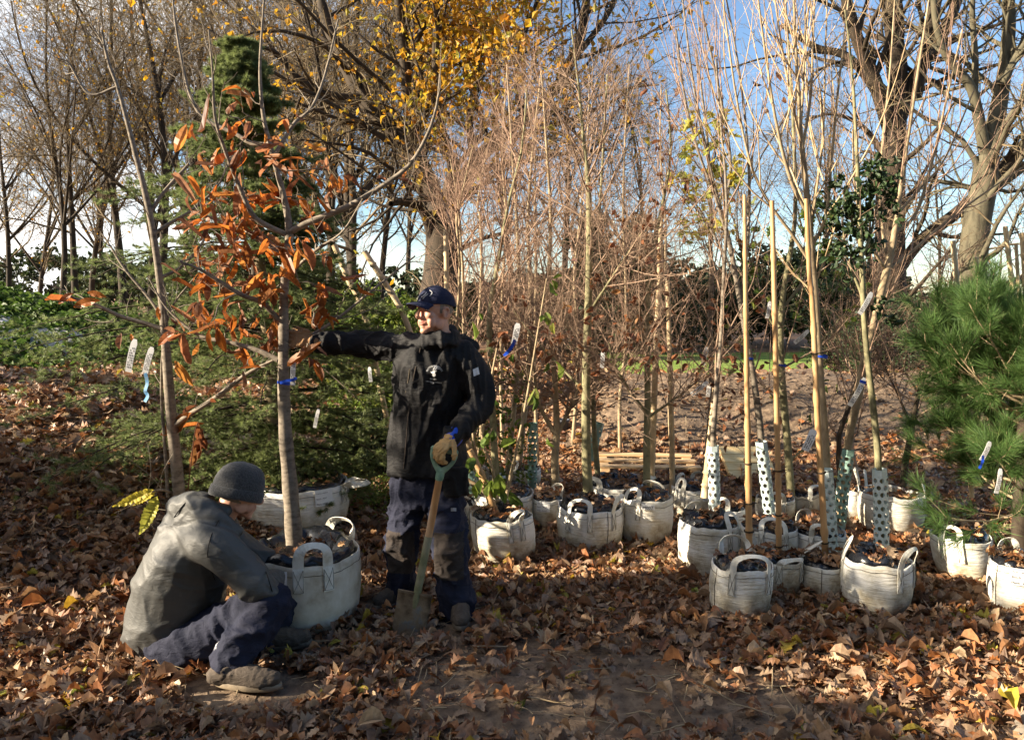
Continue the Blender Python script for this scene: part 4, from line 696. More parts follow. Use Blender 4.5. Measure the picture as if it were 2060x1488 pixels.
# ================================================================ BACKGROUND TREES
OLV = [dict(k=10, t0=.15, t1=.98, ang=48, asd=14, L0=2.6, lf=1, shape=.25, n=8, wander=.14, up=.04, rf=.40, tip=.3, rmax=.05), dict(k=9, t0=.15, ang=45, asd=15, lf=.42, n=6, wander=.18, up=.02, rf=.5, tip=.4, rmax=.018), dict(k=5, t0=.15, ang=45, asd=16, lf=.45, n=4, wander=.22, rf=.55, tip=.5, shape=.2, rmax=.008)]
gold = lambda q: (rgk.random(len(q)) < np.clip(.6*np.exp(-(((q[:, 0]-P(975, 70, 14)[0])/1.1)**2 + ((q[:, 2]-P(945, 60, 14)[2])/1.9)**2)) + .03, 0, 1)) & ~((q[:, 2] < P(0, 330, 14)[2]) & (rgk.random(len(q)) < .7)); rgk = np.random.default_rng(9)
tree('oak_tree', 'big oak with golden leaves and a dark forked trunk in the centre', 'tree', 14.0, [(872, 760, 46), (878, 640, 42), (888, 560, 38), (893, 490, 36), (890, 430, 36), (893, 395, 28)],
 [([(886, 450, 28), (862, 375, 23), (820, 292, 20), (762, 235, 18), (725, 190, 15), (690, 120, 13), (655, 40, 11), (640, -40, 9)], .5), ([(724, 198, 10), (680, 196, 9), (640, 182, 8), (590, 150, 6), (555, 105, 4), (500, 90, 3)], -1), ([(852, 360, 18), (836, 300, 14), (822, 220, 12), (815, 130, 11), (805, 40, 10), (800, -40, 8)], -.8), ([(830, 250, 8), (846, 150, 7), (836, 60, 6), (822, -10, 5)], 1), ([(892, 440, 24), (928, 372, 19), (960, 322, 15), (1000, 282, 13), (1060, 232, 11), (1112, 188, 11), (1146, 130, 11), (1170, 70, 10), (1182, -20, 8)], .6), ([(1144, 130, 7), (1182, 85, 6), (1222, 30, 5), (1246, -30, 4)], 0), ([(896, 410, 16), (912, 340, 12), (892, 280, 9), (880, 200, 8), (876, 110, 7), (880, 0, 5)], -1), ([(880, 510, 14), (852, 425, 10), (812, 406, 8), (786, 410, 5)], -1), ([(925, 380, 10), (950, 330, 9), (945, 240, 7), (960, 140, 6), (980, 30, 5)], .8), ([(1000, 282, 8), (1050, 270, 6), (1120, 250, 5), (1220, 210, 3.5), (1300, 160, 2)], 0), ([(950, 340, 7), (1030, 330, 5), (1130, 310, 4), (1240, 300, 2.5)], -.5), ([(815, 130, 6), (850, 60, 5), (890, -20, 4)], -.5), ([(1050, 235, 6), (1040, 150, 5), (1060, 50, 4), (1100, -30, 3)], .5)],
 OLV, 101, M['bark_dark'], M['twig_far'], [dict(m=M['oak_gold'], shp=bit, size=.115, per=4, lev=-1, droop=.3, jit=.04, keepf=gold), dict(m=M['oak_gold'], shp=bit, size=.10, per=12, lev=1, droop=.3, jit=.22, keepf=gold)], None)
far_sparse = dict(m=M['oak_gold'], shp=bit, size=.09, per=1, lev=-1, droop=.3)
tree('tall_tree', 'big bare tree with a straight ridged trunk behind the pale vase shaped sapling', 'tree', 13.0, [(1800, 800, 36), (1792, 640, 32), (1790, 480, 28), (1794, 350, 25), (1800, 265, 23)],
 [([(1800, 290, 20), (1806, 150, 18), (1796, 60, 16), (1780, -50, 13)], .4), ([(1796, 280, 14), (1760, 165, 13), (1725, 80, 11), (1692, -40, 9)], -.6), ([(1805, 250, 14), (1850, 142, 13), (1900, 60, 12), (1935, -20, 9)], .5), ([(1840, 200, 13), (1858, 110, 12), (1875, 40, 11), (1892, -40, 9)], -.3), ([(1786, 230, 8), (1742, 155, 8), (1700, 112, 8), (1640, 95, 6), (1570, 50, 4)], .2), ([(1796, 560, 12), (1850, 486, 12), (1930, 424, 12), (1990, 366, 12), (2060, 292, 12), (2140, 220, 10)], -.5), ([(1790, 330, 6), (1740, 260, 5), (1680, 230, 3), (1620, 240, 2)], .2)],
 [dict(OLV[0], k=9, L0=2.0), dict(OLV[1], k=6), dict(OLV[2], k=4)], 102, M['bark_dark'], M['twig_far'])
tree('forked_tree', 'bare tree with a smooth leaning trunk forking high up, at the right', 'tree', 11.5, [(1938, 860, 34), (1944, 660, 30), (1955, 540, 27), (1965, 450, 25), (1978, 380, 24), (1986, 315, 21)],
 [([(1986, 330, 18), (2002, 250, 17), (2020, 150, 13), (2030, 50, 12), (2026, -50, 10)], .3), ([(1984, 320, 12), (1966, 222, 10), (1950, 170, 9), (1902, 110, 7), (1882, 40, 6), (1876, -40, 5)], -.3), ([(1960, 200, 7), (1962, 120, 6), (1956, 30, 5), (1960, -40, 4)], 0), ([(2016, 170, 9), (2040, 120, 8), (2080, 60, 7)], 0), ([(1972, 400, 10), (2040, 350, 9), (2120, 290, 8)], .3), ([(1948, 640, 8), (1990, 595, 8), (2030, 572, 9), (2100, 545, 10)], .2), ([(1975, 385, 6), (1920, 370, 5), (1850, 360, 3)], .2)],
 [dict(OLV[0], k=8, L0=1.7), dict(OLV[1], k=6), dict(OLV[2], k=4)], 103, M['bark_far'], M['twig_far'])
# three woodland kinds, copied along the far wood
protos = []
def wood(seed, h, lean, leafp, name, bend=.25):
    rg = np.random.default_rng(seed); t = thing(name, 'x', 'tree', (0, 0, 0)); n = 12; z = np.linspace(0, h, n)
    p = np.stack([lean*(z/h)**1.3*h + bend*np.sin(z*.5+seed), .1*np.sin(z*.7+seed), z], -1); r = .115*(1-z/h*.82); mb = MB(); tubes(mb, p, r, 8); LPp, LRp = [p], [r]
    for k in range(5):
        a = rg.random()*6.28; i0 = rg.integers(3, 7); s = np.linspace(0, 1, n)[:, None]; q = p[i0] + s*np.array([[math.cos(a)*h*.28, math.sin(a)*h*.28, h*.45]]) + np.sin(s*3)*rg.normal(0, .3, (1, 3)); rr = r[i0]*.6*(1-.8*s[:, 0]); tubes(mb, q, rr, 6); LPp.append(q); LRp.append(rr)
    mb.build('trunk', M['bark_dark'], t); Pc, Rc = np.stack(LPp), np.stack(LRp); bb, tb = MB(), MB()
    Pc, Rc = spawn(rg, Pc, Rc, k=13, t0=.22, ang=44, asd=13, L0=h*.26, lf=1, shape=.35, n=7, wander=.12, up=.08, rf=.42, rmax=.045, tip=.3); tubes(bb, Pc, Rc, 4)
    P2_, R2_ = spawn(rg, Pc, Rc, k=11, t0=.15, ang=42, lf=.45, n=5, wander=.16, up=.05, rmax=.016, rf=.55, tip=.45); tubes(tb, P2_, R2_, 3)
    P3_, R3_ = spawn(rg, P2_, R2_, k=5, ang=42, lf=.45, n=4, wander=.2, rf=.6, tip=.6, rmax=.009); R3_ = np.maximum(R3_, .0035); tubes(tb, P3_, R3_, 3)
    bb.build('branches', M['twig_far'], t); tb.build('twigs', M['twig_far'], t); lb = MB()
    leaves_on(rg, P3_, 1, bit, .085, 0, lb, jit=.03, keepf=lambda q: rg.random(len(q)) < leafp*np.clip(1.6-q[:, 2]/h*1.3, .2, 1)); lb.build('leaves', M['oak_gold'], t); return t
protos = [wood(201, 11, .02, .09, 'woodland_tree'), wood(202, 12, -.06, .15, 'woodland_tree'), wood(203, 10, .08, .12, 'woodland_tree')]
def copy_tree(t, loc, rz, sc, label, group):
    r = t.copy(); S.collection.objects.link(r); r.location = loc; r.rotation_euler = (0, 0, rz); r.scale = (sc, sc, sc); r['label'] = label; r['group'] = group
    for ch in t.children:
        c = ch.copy(); S.collection.objects.link(c); c.parent = r
        for g in ch.children: g2 = g.copy(); S.collection.objects.link(g2); g2.parent = c
    return r
spots = [(-60, 30, 0, .95, 'leftmost tall wood tree whose top stands against the white cloud'), (25, 24, 2, .82, 'slender wood tree at the left picture edge above the nettle mound'), (95, 27, 1, .78, 'wood tree left of the twin dark trunks'), (130, 21, 0, .78, 'left one of the twin dark trunks above the nettle mound'), (152, 21.4, 2, .84, 'right one of the twin dark trunks above the nettle mound'), (205, 30, 1, 1.1, 'wood tree with yellow remnants right of the twin dark trunks'), (248, 24, 1, 1.12, 'wood tree seen left of the bare sapling top'), (300, 28, 0, 1.25, 'wood tree straight behind the bare sapling stem'), (345, 22, 2, 1.2, 'wood tree just left of the cedar top'), (400, 26, 1, 1.3, 'wood tree hidden mostly by the cedar left side'), (455, 31, 0, 1.4, 'tall wood tree above the cedar top'), (520, 23, 2, 1.2, 'wood tree right behind the orange sapling leader'), (590, 27, 1, 1.25, 'wood tree between the orange sapling and the twin pale poles'), (648, 20, 0, 1.15, 'wood tree left of the twin slim poles'), (706, 19, 2, 1.1, 'left one of the twin slim greenish poles left of the oak'), (733, 19.5, 0, 1.15, 'right one of the twin slim greenish poles left of the oak'), (1020, 30, 1, 1.2, 'far wood tree behind the oak right limb'), (1130, 26, 0, 1.1, 'far bare tree behind the tallest sapling'), (1290, 28, 2, 1.0, 'far bare tree behind the brown twiggy saplings'), (1660, 32, 1, .9, 'far bare tree between the canes and the big trunk'), (2070, 24, 0, .8, 'far bare tree at the right picture edge'), (780, 33, 1, 1.3, 'far wood tree behind the oak left limbs'), (225, 38, 0, 1.1, 'distant tree over the right end of the nettle mound'), (370, 40, 0, 1.3, 'distant tree behind the upper left of the orange leaves'), (560, 40, 0, 1.3, 'distant tree behind the orange sapling'), (620, 44, 1, 1.5, 'distant tree right of the orange sapling'), (670, 36, 2, 1.1, 'distant tree left beside the twin slim poles'), (820, 40, 0, 1.3, 'distant tree left of the oak trunk'), (1500, 42, 0, 1.0, 'distant tree behind the olive bushes left'), (1620, 44, 2, 1.0, 'distant tree behind the olive bushes right'), (1880, 36, 1, .8, 'distant tree between the two big bare trees')]
for i, (px, d, k, sc, lab) in enumerate(spots):
    q = P(px, 744, d); loc = (q[0], d, float(ground(q[0], d))-.05); rz = i*1.9
    if i < 3:
        pr = protos[i]; pk = protos[k]
    copy_tree(protos[k], loc, rz, sc, lab, 'bare trees of the far wood')
for pr in protos:
    for ch in list(pr.children): bpy.data.objects.remove(ch)
    bpy.data.objects.remove(pr)

# ---- evergreen hedge and bushes
def bush(name, label, px, pyb, pyt, d, wpx, seed, mat='hedge', n=5200, size=.10, group=None, cat='bush', dens=1, shp=bit, conic=0.0, loc=None, dim=None, twigs=True, depth=.8):
    rg = np.random.default_rng(seed)
    if loc is None:
        c = P(px, pyt, d); top = c[2]; x0 = c[0]; gz = float(ground(x0, d)); h = top-gz; w = wpx*PX(d)
    else: x0, d, gz = loc[0], loc[1], float(ground(loc[0], loc[1])); w, h = dim
    t = thing(name, label, cat, (x0, d, gz), group); ns = 9; st = []; mb = MB()
    for k in range(ns):
        a = rg.random()*6.28; q = rg.random()*.8; e = np.array((math.cos(a)*w*q*.9, math.sin(a)*w*q*.8, h*(.92-.35*q))); st.append(smoothline([np.array((x0, d, gz-.1)) + np.array((math.cos(a), math.sin(a), 0))*.08, np.array((x0, d, gz))+e*np.array((.35, .35, .5)) + rg.normal(0, .05, 3), np.array((x0, d, gz))+e], 8))
    st = np.array(st); tubes(mb, st, np.broadcast_to(np.linspace(.03, .008, 8), st.shape[:2]), 5)
    Pb, Rb = spawn(rg, st, np.broadcast_to(np.linspace(.03, .008, 8), st.shape[:2]), k=10, t0=.1, ang=55, lf=.35, n=5, wander=.2, rmax=.01); tubes(mb, Pb, Rb, 3); mb.build('stems', M['bark_dark'], t)
    # clumps spread through the crown with an uneven outline
    nc = 60; cc = []
    while len(cc) < nc:
        v_ = rg.uniform(-1, 1, 3); rr = np.linalg.norm(v_*np.array((1, 1, 1)))
        if rr < 1 and rr > .35:
            zz = (v_[2]+1)/2; sh_ = 1 - conic*zz; cc.append((v_[0]*w*sh_, v_[1]*w*depth*sh_, h*(.05+.93*zz)))
    cc = np.array(cc); sz = rg.uniform(.14, .30, nc)*min(w, h*.6)*1.05; pk = rg.integers(0, nc, n); dv = nrm(rg.normal(0, 1, (n, 3))); rad = rg.random(n)**.45
    pos = cc[pk] + dv*(sz[pk]*rad)[:, None]*np.array((1.15, 1.15, .8)) + np.array((x0, d, gz)); pos[:, 2] = np.maximum(pos[:, 2], gz+.02)
    R = rotmats(rg.normal(0, .6, (n, 3)) + dv*.5 + np.array((0, 0, .5)), rg.normal(0, 1, (n, 3)) + dv*.6); lb = MB(); tv_ = rg.integers(0, len(shp), n)
    for k, (tv, tf) in enumerate(shp): m = tv_ == k; scatter(lb, tv, tf, pos[m], R[m], size*np.clip(rg.normal(1, .3, m.sum()), .4, 1.8))
    lb.build('leaves', M[mat], t); return t
HG = 'dark evergreen bushes behind the lawn'
for i, (px, pyt, d, w, n, mt, lab) in enumerate([(1020, 550, 25, 120, 4500, 'hedge', 'dark bush right behind the standing man head'), (1120, 545, 25, 120, 4500, 'hedge', 'dark bush left of the tallest sapling, beyond the bank'), (1230, 530, 25, 130, 6000, 'dark_leaf', 'very dark bush behind the brown twiggy saplings'), (1335, 520, 25, 110, 4500, 'dark_leaf', 'very dark bush at the left end of the lawn'), (1440, 520, 27, 130, 4500, 'hedge', 'olive bush at the far lawn edge behind the yellow leaved sapling'), (1560, 500, 28, 140, 5000, 'hedge', 'tall olive bush at the far lawn edge behind the canes'), (1650, 515, 26, 130, 4500, 'hedge', 'rounded bush at the far lawn edge right of the canes'), (1740, 530, 23, 110, 4500, 'dark_leaf', 'dark bush at the right end of the lawn')]):
    bush('evergreen_bush', lab, px, 0, pyt, d, w, 300+i, mt, n, .16 if d > 22 else .12, HG)
for i, (px, pyt, d, w, n, lab) in enumerate([(1810, 590, 12.5, 110, 6500, 'dark tangled holly bush on the bank behind the brown stained bag'), (1900, 570, 12.0, 110, 6500, 'dark holly bush under the leaning forked trunk'), (2010, 600, 12.8, 120, 6000, 'dark holly bush behind the pine'), (1720, 640, 14.0, 80, 4000, 'low dark bush left of the holly bushes')]):
    bush('holly_bush', lab, px, 0, pyt, d, w, 320+i, 'dark_leaf', n, .065, 'holly bushes on the bank')
bush('conifer_bush', 'tall dark conifer rising behind the tallest sapling', 1195, 0, 430, 21, 80, 340, 'dark_leaf', 9000, .15, None, 'conifer', conic=.6)
bush('conifer_bush', 'dark green conifer left of the pale bamboo posts', 1290, 0, 430, 23, 80, 341, 'hedge', 7000, .15, None, 'conifer', conic=.6)
bush('shrub', 'olive green shrub right of the cedar, behind the outstretched arm', 760, 0, 560, 9.5, 120, 343, 'green_leaf', 6500, .06, None)
bush('shrub', 'dark green shrub between the cedar and the standing man legs', 735, 0, 830, 6.9, 70, 344, 'hedge', 4500, .04, None)
bush('shrub', 'low thicket behind the man shoulder', 840, 0, 600, 10.5, 100, 345, 'hedge', 5200, .06, None)
for i, (px, pyt, d, w, lab) in enumerate([(20, 505, 40, 300, 'hazy hedge far left beyond the nettle mound'), (260, 500, 38, 240, 'far hedge behind the twin dark trunks'), (480, 510, 36, 240, 'far hedge behind the cedar'), (680, 540, 38, 240, 'far hedge left of the oak'), (900, 570, 34, 220, 'far hedge behind the oak trunk')]):
    bush('hedge_bush', lab, px, 0, pyt, d, w, 350+i, 'hedge', 5000, .22, 'hedge along the far wood')
# nettles and brambles on the left mound
rg = np.random.default_rng(401); n = 21000; x = rg.normal(-13.4, 2.3, n); y = rg.normal(20, 1.9, n); k = (((x+13.2)/6.2)**2 + ((y-20.2)/4.2)**2 < 1); x, y = x[k], y[k]; z = ground(x, y) + rg.random(len(x))**1.5*.42*(1+.8*fbm(x, y, 1.1, 3)); n = len(x)
mb = MB(); R = frnd(rg, n, .8); pk = rg.integers(0, 3, n)
for k_, (tv, tf) in enumerate(oval): m = pk == k_; scatter(mb, tv, tf, np.stack([x, y, z], -1)[m], R[m], .17*np.clip(rg.normal(1, .3, m.sum()), .4, 1.7))
mb.build('nettle_cover', M['bramble'], None, 'bright green nettles and brambles covering the low mound at left', 'nettles', None, 'stuff')
rg = np.random.default_rng(402); n = 1500; x = rg.normal(-.95, .28, n); y = rg.normal(6.2, .25, n); mb = MB(); scatter(mb, *oval[0], np.stack([x, y, ground(x, y)+.02+rg.random(n)*.15], -1), frnd(rg, n, .8), .03); mb.build('ground_cover', M['green_leaf'], None, 'low green weeds at the foot of the cedar beside the white bag', 'weeds', None, 'stuff')
# ---- unseen trees and bushes added left of the frame to throw the dappled shade
def added_shade_tree(x, y, h, w, n, seed, lab, mat='oak_gold', z0=.25, size=.10):
    rg = np.random.default_rng(seed); gz = float(ground(x, y)); t = thing('added_shade_tree', lab, 'tree', (x, y, gz), 'added shade trees left of the view'); nn = 12; s = np.linspace(0, 1, nn)[:, None]; p = np.array((x, y, gz)) + s*np.array([[rg.normal(0, .3), rg.normal(0, .2), h]]); r = .13*(1-.8*s[:, 0]); mb = MB(); tubes(mb, p, r, 8); mb.build('trunk', M['bark_dark'], t)
    P1, R1 = spawn(rg, p[None], r[None], k=34, t0=z0, ang=58, L0=w, lf=1, shape=.3, n=7, wander=.12, up=.05, rf=.4, rmax=.04); P2, R2 = spawn(rg, P1, R1, k=8, lf=.4, n=5, wander=.15, rmax=.014); P3, R3 = spawn(rg, P2, R2, k=3, lf=.5, n=3, rmax=.008); bb = MB(); tubes(bb, P1, R1, 5); tubes(bb, P2, R2, 3); tubes(bb, P3, R3, 3); bb.build('branches', M['twig_far'], t)
    lb = MB(); leaves_on(rg, P2, max(1, n//len(P2)), oval, size, 0, lb, jit=.10, t0=.1); lb.build('leaves', M[mat], t)
SB = 'added shade bushes left of the view'  # invented row of bushes, heights and gaps shaped for the sun patches
for i, (x, y, w, h, n, lab) in enumerate([(-8.8, -.9, 1.1, 4.4, 7500, 'nearest of the unseen bushes added for shade outside the left edge'), (-8.8, .5, .8, 4.3, 7500, 'second of the unseen bushes added for shade outside the left edge'), (-8.8, 2.1, .5, 1.9, 3000, 'third, lowest of the unseen bushes added for shade outside the left edge'), (-8.8, 3.3, .75, 3.7, 5500, 'fourth of the unseen bushes added for shade outside the left edge'), (-8.9, 4.6, .75, 2.9, 4800, 'fifth of the unseen bushes added for shade outside the left edge'), (-9.0, 6.2, .8, 3.3, 4800, 'farthest of the unseen bushes added for shade outside the left edge')]):
    bush('hedge_bush', lab, 0, 0, 0, 0, 0, 420+i, 'hedge', int(n*2.4), .15, SB, loc=(x, y), dim=(w*1.1, h*1.04))
added_shade_tree(-8.8, 1.15, 4.7, .34, 800, 431, 'slim unseen tree added for shade by the second added bush, nearest the viewer', z0=.74, size=.11)  # added small crowns, placed to shade the right-hand ground and bags
added_shade_tree(-9.2, 2.2, 4.75, .3, 350, 432, 'slim unseen tree added for shade by the third added bush', z0=.86, size=.10)
BT = 'evergreens added behind the viewer to block skylight'  # unseen masses added to cut skylight on surfaces facing the camera
for i, x in enumerate((-10, -4.5, 1, 6.5, 12)):
    bush('added_sky_blocker', ['leftmost', 'second', 'middle', 'fourth', 'rightmost'][i] + ' of the five evergreens added behind the viewer to block skylight', 0, 0, 0, 0, 0, 440+i, 'hedge', 9000, .34, BT, 'evergreen tree', loc=(x, -6.5), dim=(3.2, 9.5))
# ================================================================ CANES, GUARDS, LABELS, TIMBER
M['bamboo'] = noisemat('bamboo', [(.34, .18, .075), (.46, .27, .12), (.52, .35, .18)], 7, .45, (1, 1, .15), bst=.15, bdist=.004, spec=.5)
M['cane_pale'] = noisemat('pale_cane', [(.42, .30, .16), (.60, .45, .27), (.66, .54, .36)], 9, .6, (1, 1, .2), bst=.2, bdist=.004)
M['wood'] = noisemat('pallet_wood', [(.40, .24, .12), (.58, .40, .22), (.66, .50, .30)], 5, .75, (1, 6, 6), bst=.4, bdist=.004)
M['pine_board'] = noisemat('pine_board', [(.62, .42, .18), (.74, .56, .28), (.80, .64, .36)], 4, .6, (1, 8, 1), bst=.3, bdist=.003)
M['guard'] = noisemat('guard_plastic', [(.48, .60, .58), (.60, .70, .68), (.70, .76, .74)], 12, .42, bst=.15, bdist=.003, spec=.5)
M['guard_green'] = noisemat('green_guard_plastic', [(.16, .30, .24), (.24, .38, .32), (.34, .46, .42)], 12, .42, bst=.15, bdist=.003, spec=.5)
M['blue'] = noisemat('blue_ribbon', [(.01, .05, .42), (.02, .09, .60)], 20, .4, bst=0)
M['ribbon_light'] = noisemat('light_blue_ribbon', [(.08, .42, .85), (.5, .7, .85)], 30, .4, bst=0)
def cane(label, rows, d, seed, m='bamboo', tie=None, dd=None, name='bamboo_cane', nodes=7):
    n = nodes*8+1; p, r = line(rows, d, n, dd); rg = np.random.default_rng(seed); t = thing(name, label, 'cane' if name == 'bamboo_cane' else 'stake', p[0], 'canes staking the saplings'); r = r.copy()
    for k in range(1, nodes): r[k*8] *= 1.28; r[k*8-1] *= .94
    mb = MB(); tubes(mb, p, r, 10, cap=True); mb.build('cane_shaft', M[m], t)
    for q, f in enumerate(tie or []):
        i = int(f*(n-1)); tb = MB(); ax = nrm(p[min(i+1, n-1)]-p[i]); tubes(tb, np.array([p[i]-ax*.004, p[i]+ax*.004]), np.array([r[i]*1.25, r[i]*1.25]), 10, cap=True); tubes(tb, np.array([p[i], p[i]+np.array((r[i]*3.2, .004, .004))]), np.array([.0025, .0025]), 4); tb.build('cable_tie', M['bark_dark'], t)
cane('foremost orange brown bamboo cane with brown ties, standing in the foremost bag', [(1508, 1150, 7), (1506, 1000, 6.7), (1503, 800, 5.5), (1500, 600, 4.6), (1498, 392, 3.8)], 4.27, 1, tie=[.05, .16, .24, .34])
cane('second bamboo cane from the left, in the bag with the flopped strap', [(1567, 1150, 6.5), (1566, 1000, 6), (1562, 800, 5.5), (1558, 600, 5.2), (1553, 404, 4.6)], 4.45, 2, tie=[.1, .2, .33])
cane('third bamboo cane, leaning left against the pale vase shaped sapling', [(1662, 1150, 7), (1656, 1030, 6.6), (1644, 830, 6), (1636, 640, 5.5), (1628, 540, 5), (1622, 400, 4.4)], 4.42, 3, tie=[.12, .3, .52])
cane('pale post left of the pair behind the brown twiggy sapling', [(1309, 1000, 7), (1314, 860, 6.5), (1320, 700, 6), (1326, 560, 5), (1331, 420, 4)], 5.9, 4, 'cane_pale', name='cane_stake')
cane('pale straight post right of the pair behind the brown twiggy sapling', [(1353, 995, 6), (1351, 860, 5.5), (1347, 700, 5), (1343, 560, 4.5)], 6.0, 5, 'cane_pale', name='cane_stake')
cane('thin bent dark stem leaning on the leftmost tall guard', [(1418, 1000, 9), (1424, 940, 8), (1432, 850, 6), (1438, 780, 5)], 5.3, 6, 'bark_tan' if False else 'cane_pale', name='cane_stake')
cane('tall cane standing left of the pine with its end above the brush', [(1955, 1000, 5), (1941, 800, 5), (1930, 640, 5), (1917, 484, 5)], 5.0, 7, 'cane_pale')
cane('cane leaning left out of the pine top', [(2000, 760, 4.5), (1985, 620, 4.5), (1962, 518, 4.5)], 4.9, 8, 'cane_pale')
cane('tallest cane in the pine crown', [(2050, 900, 5), (2042, 640, 4.5), (2022, 455, 4.5)], 4.75, 9, 'cane_pale')
cane('thin cane close right of the tallest one in the pine crown', [(2060, 900, 3.5), (2052, 640, 3.5), (2044, 492, 3.2)], 4.8, 10, 'cane_pale')
cane('cane with a blunt end at the very right edge of the picture', [(2076, 900, 4.5), (2066, 640, 4.5), (2056, 468, 4.5)], 4.9, 11, 'cane_pale')
cane('pale flat stake leaning left above the outstretched arm', [(790, 900, 5), (735, 640, 6), (700, 560, 6), (672, 492, 6)], 6.6, 12, 'cane_pale', name='cane_stake')
cane('long pale stake leaning left and ending at the standing man shoulder', [(900, 900, 6), (820, 655, 6), (775, 570, 6), (733, 506, 6)], 6.3, 13, 'cane_pale', name='cane_stake')
cane('pale stake rising just above the blue cap', [(905, 900, 5), (900, 640, 5), (897, 462, 5)], 6.5, 14, 'cane_pale', name='cane_stake')
cane('brown bent cane crossing behind the hand on the spade', [(945, 905, 6), (968, 950, 6), (990, 1010, 6), (1004, 1040, 6)], 5.0, 15, 'bamboo', name='cane_stake', nodes=3)

def guard(label, rows, d, rows_n, around, green=False, spiral=False):
    """tube of thin plastic pierced by staggered round holes"""
    p, r = line(rows, d, 24); R = r.mean(); t = thing('tree_guard', label, 'tree guard', p[0], 'perforated guards around the stems'); mb = MB(); n = 16
    Lt = np.linalg.norm(np.diff(p, axis=0), axis=1).sum(); cell = Lt/rows_n; sq = [(-.5 + k/4, -.5) for k in range(4)] + [(.5, -.5 + k/4) for k in range(4)] + [(.5 - k/4, .5) for k in range(4)] + [(-.5, .5 - k/4) for k in range(4)]
    ci = [(.33*math.cos(-2.356+k*math.pi/8), .33*math.sin(-2.356+k*math.pi/8)) for k in range(16)]; q = np.array(sq+ci)
    T = nrm(np.gradient(p, axis=0)); ref = np.array((0, 1., 0)); U = nrm(np.cross(T, ref)); V = np.cross(T, U); s_at = np.linspace(0, 1, 24)
    def pt(a, s, off):
        i = np.minimum((s*23).astype(int), 22); u = (s*23-i)[:, None]; s2 = np.clip(s, 0, 1); c = p[i]*(1-u)+p[i+1]*u; uu = U[i]; vv = V[i]; return c + (R+off)*(np.cos(a)[:, None]*uu + np.sin(a)[:, None]*vv)
    k = np.arange(16); k2 = (k+1) % 16; hole = np.stack([k, k2, 16+k2, 16+k], -1)
    for off, fl in ((0, False), (-.0012, True)):
        for j in range(rows_n):
            for i in range(around):
                a = (i + .5*(j % 2) + q[:, 0] + .5)*2*math.pi/around; s = np.clip((j + q[:, 1] + .5)/rows_n, 0, .9999); v_ = pt(a, s, off)
                solid = j in (0, rows_n-1)
                if solid: mb.add(v_[:16], np.array([[0, 1, 14, 15], [1, 2, 13, 14], [2, 3, 12, 13], [3, 4, 11, 12]]) if False else np.array([[0, 4, 8, 12]]), 0)
                else: mb.add(v_, hole[:, ::-1] if fl else hole, 0)
    mb.build('guard_tube', M['guard_green' if green else 'guard'], t)
    if spiral:
        rb = MB(); s = np.linspace(.01, .98, 20); a = np.full(20, 3.4); q0 = pt(a, s, .002); q1 = pt(a+.7, s, .002); rb.add(np.vstack([q0, q1]), grid_faces(2, 20), 0); rb.build('overlap_strip', M['guard'], t)
guard('leftmost tall pale perforated guard, in the sun spotted bag', [(1437, 1080, 12.5), (1437, 980, 12), (1434, 896, 11.5)], 4.88, 15, 6)
guard('second perforated guard of the right cluster, leaning left with a lengthwise strip', [(1552, 1070, 12), (1542, 980, 12), (1531, 888, 12)], 5.2, 14, 6, spiral=True)
guard('perforated guard right of the third bamboo cane', [(1673, 1118, 14), (1668, 1030, 14), (1661, 943, 13.5)], 4.68, 14, 6)
guard('greenish perforated guard leaning right behind the others', [(1688, 1062, 13), (1696, 980, 13), (1707, 904, 13)], 5.4, 13, 6, True)
guard('big pale perforated guard in the broad end bag', [(1773, 1130, 15), (1773, 1040, 15), (1770, 943, 14.5)], 4.6, 14, 7)
guard('greenish perforated guard standing beside the clean bag at the back', [(1071, 985, 10), (1071, 920, 10), (1072, 850, 10)], 6.3, 12, 6, True)
guard('short dark green guard leaning right behind the tallest sapling', [(1188, 925, 10), (1196, 890, 10), (1206, 850, 10)], 6.7, 7, 6, True)
guard('greenish guard half hidden behind the shrub near the man hip', [(955, 1050, 11), (952, 990, 11), (948, 935, 11)], 5.6, 10, 6, True)

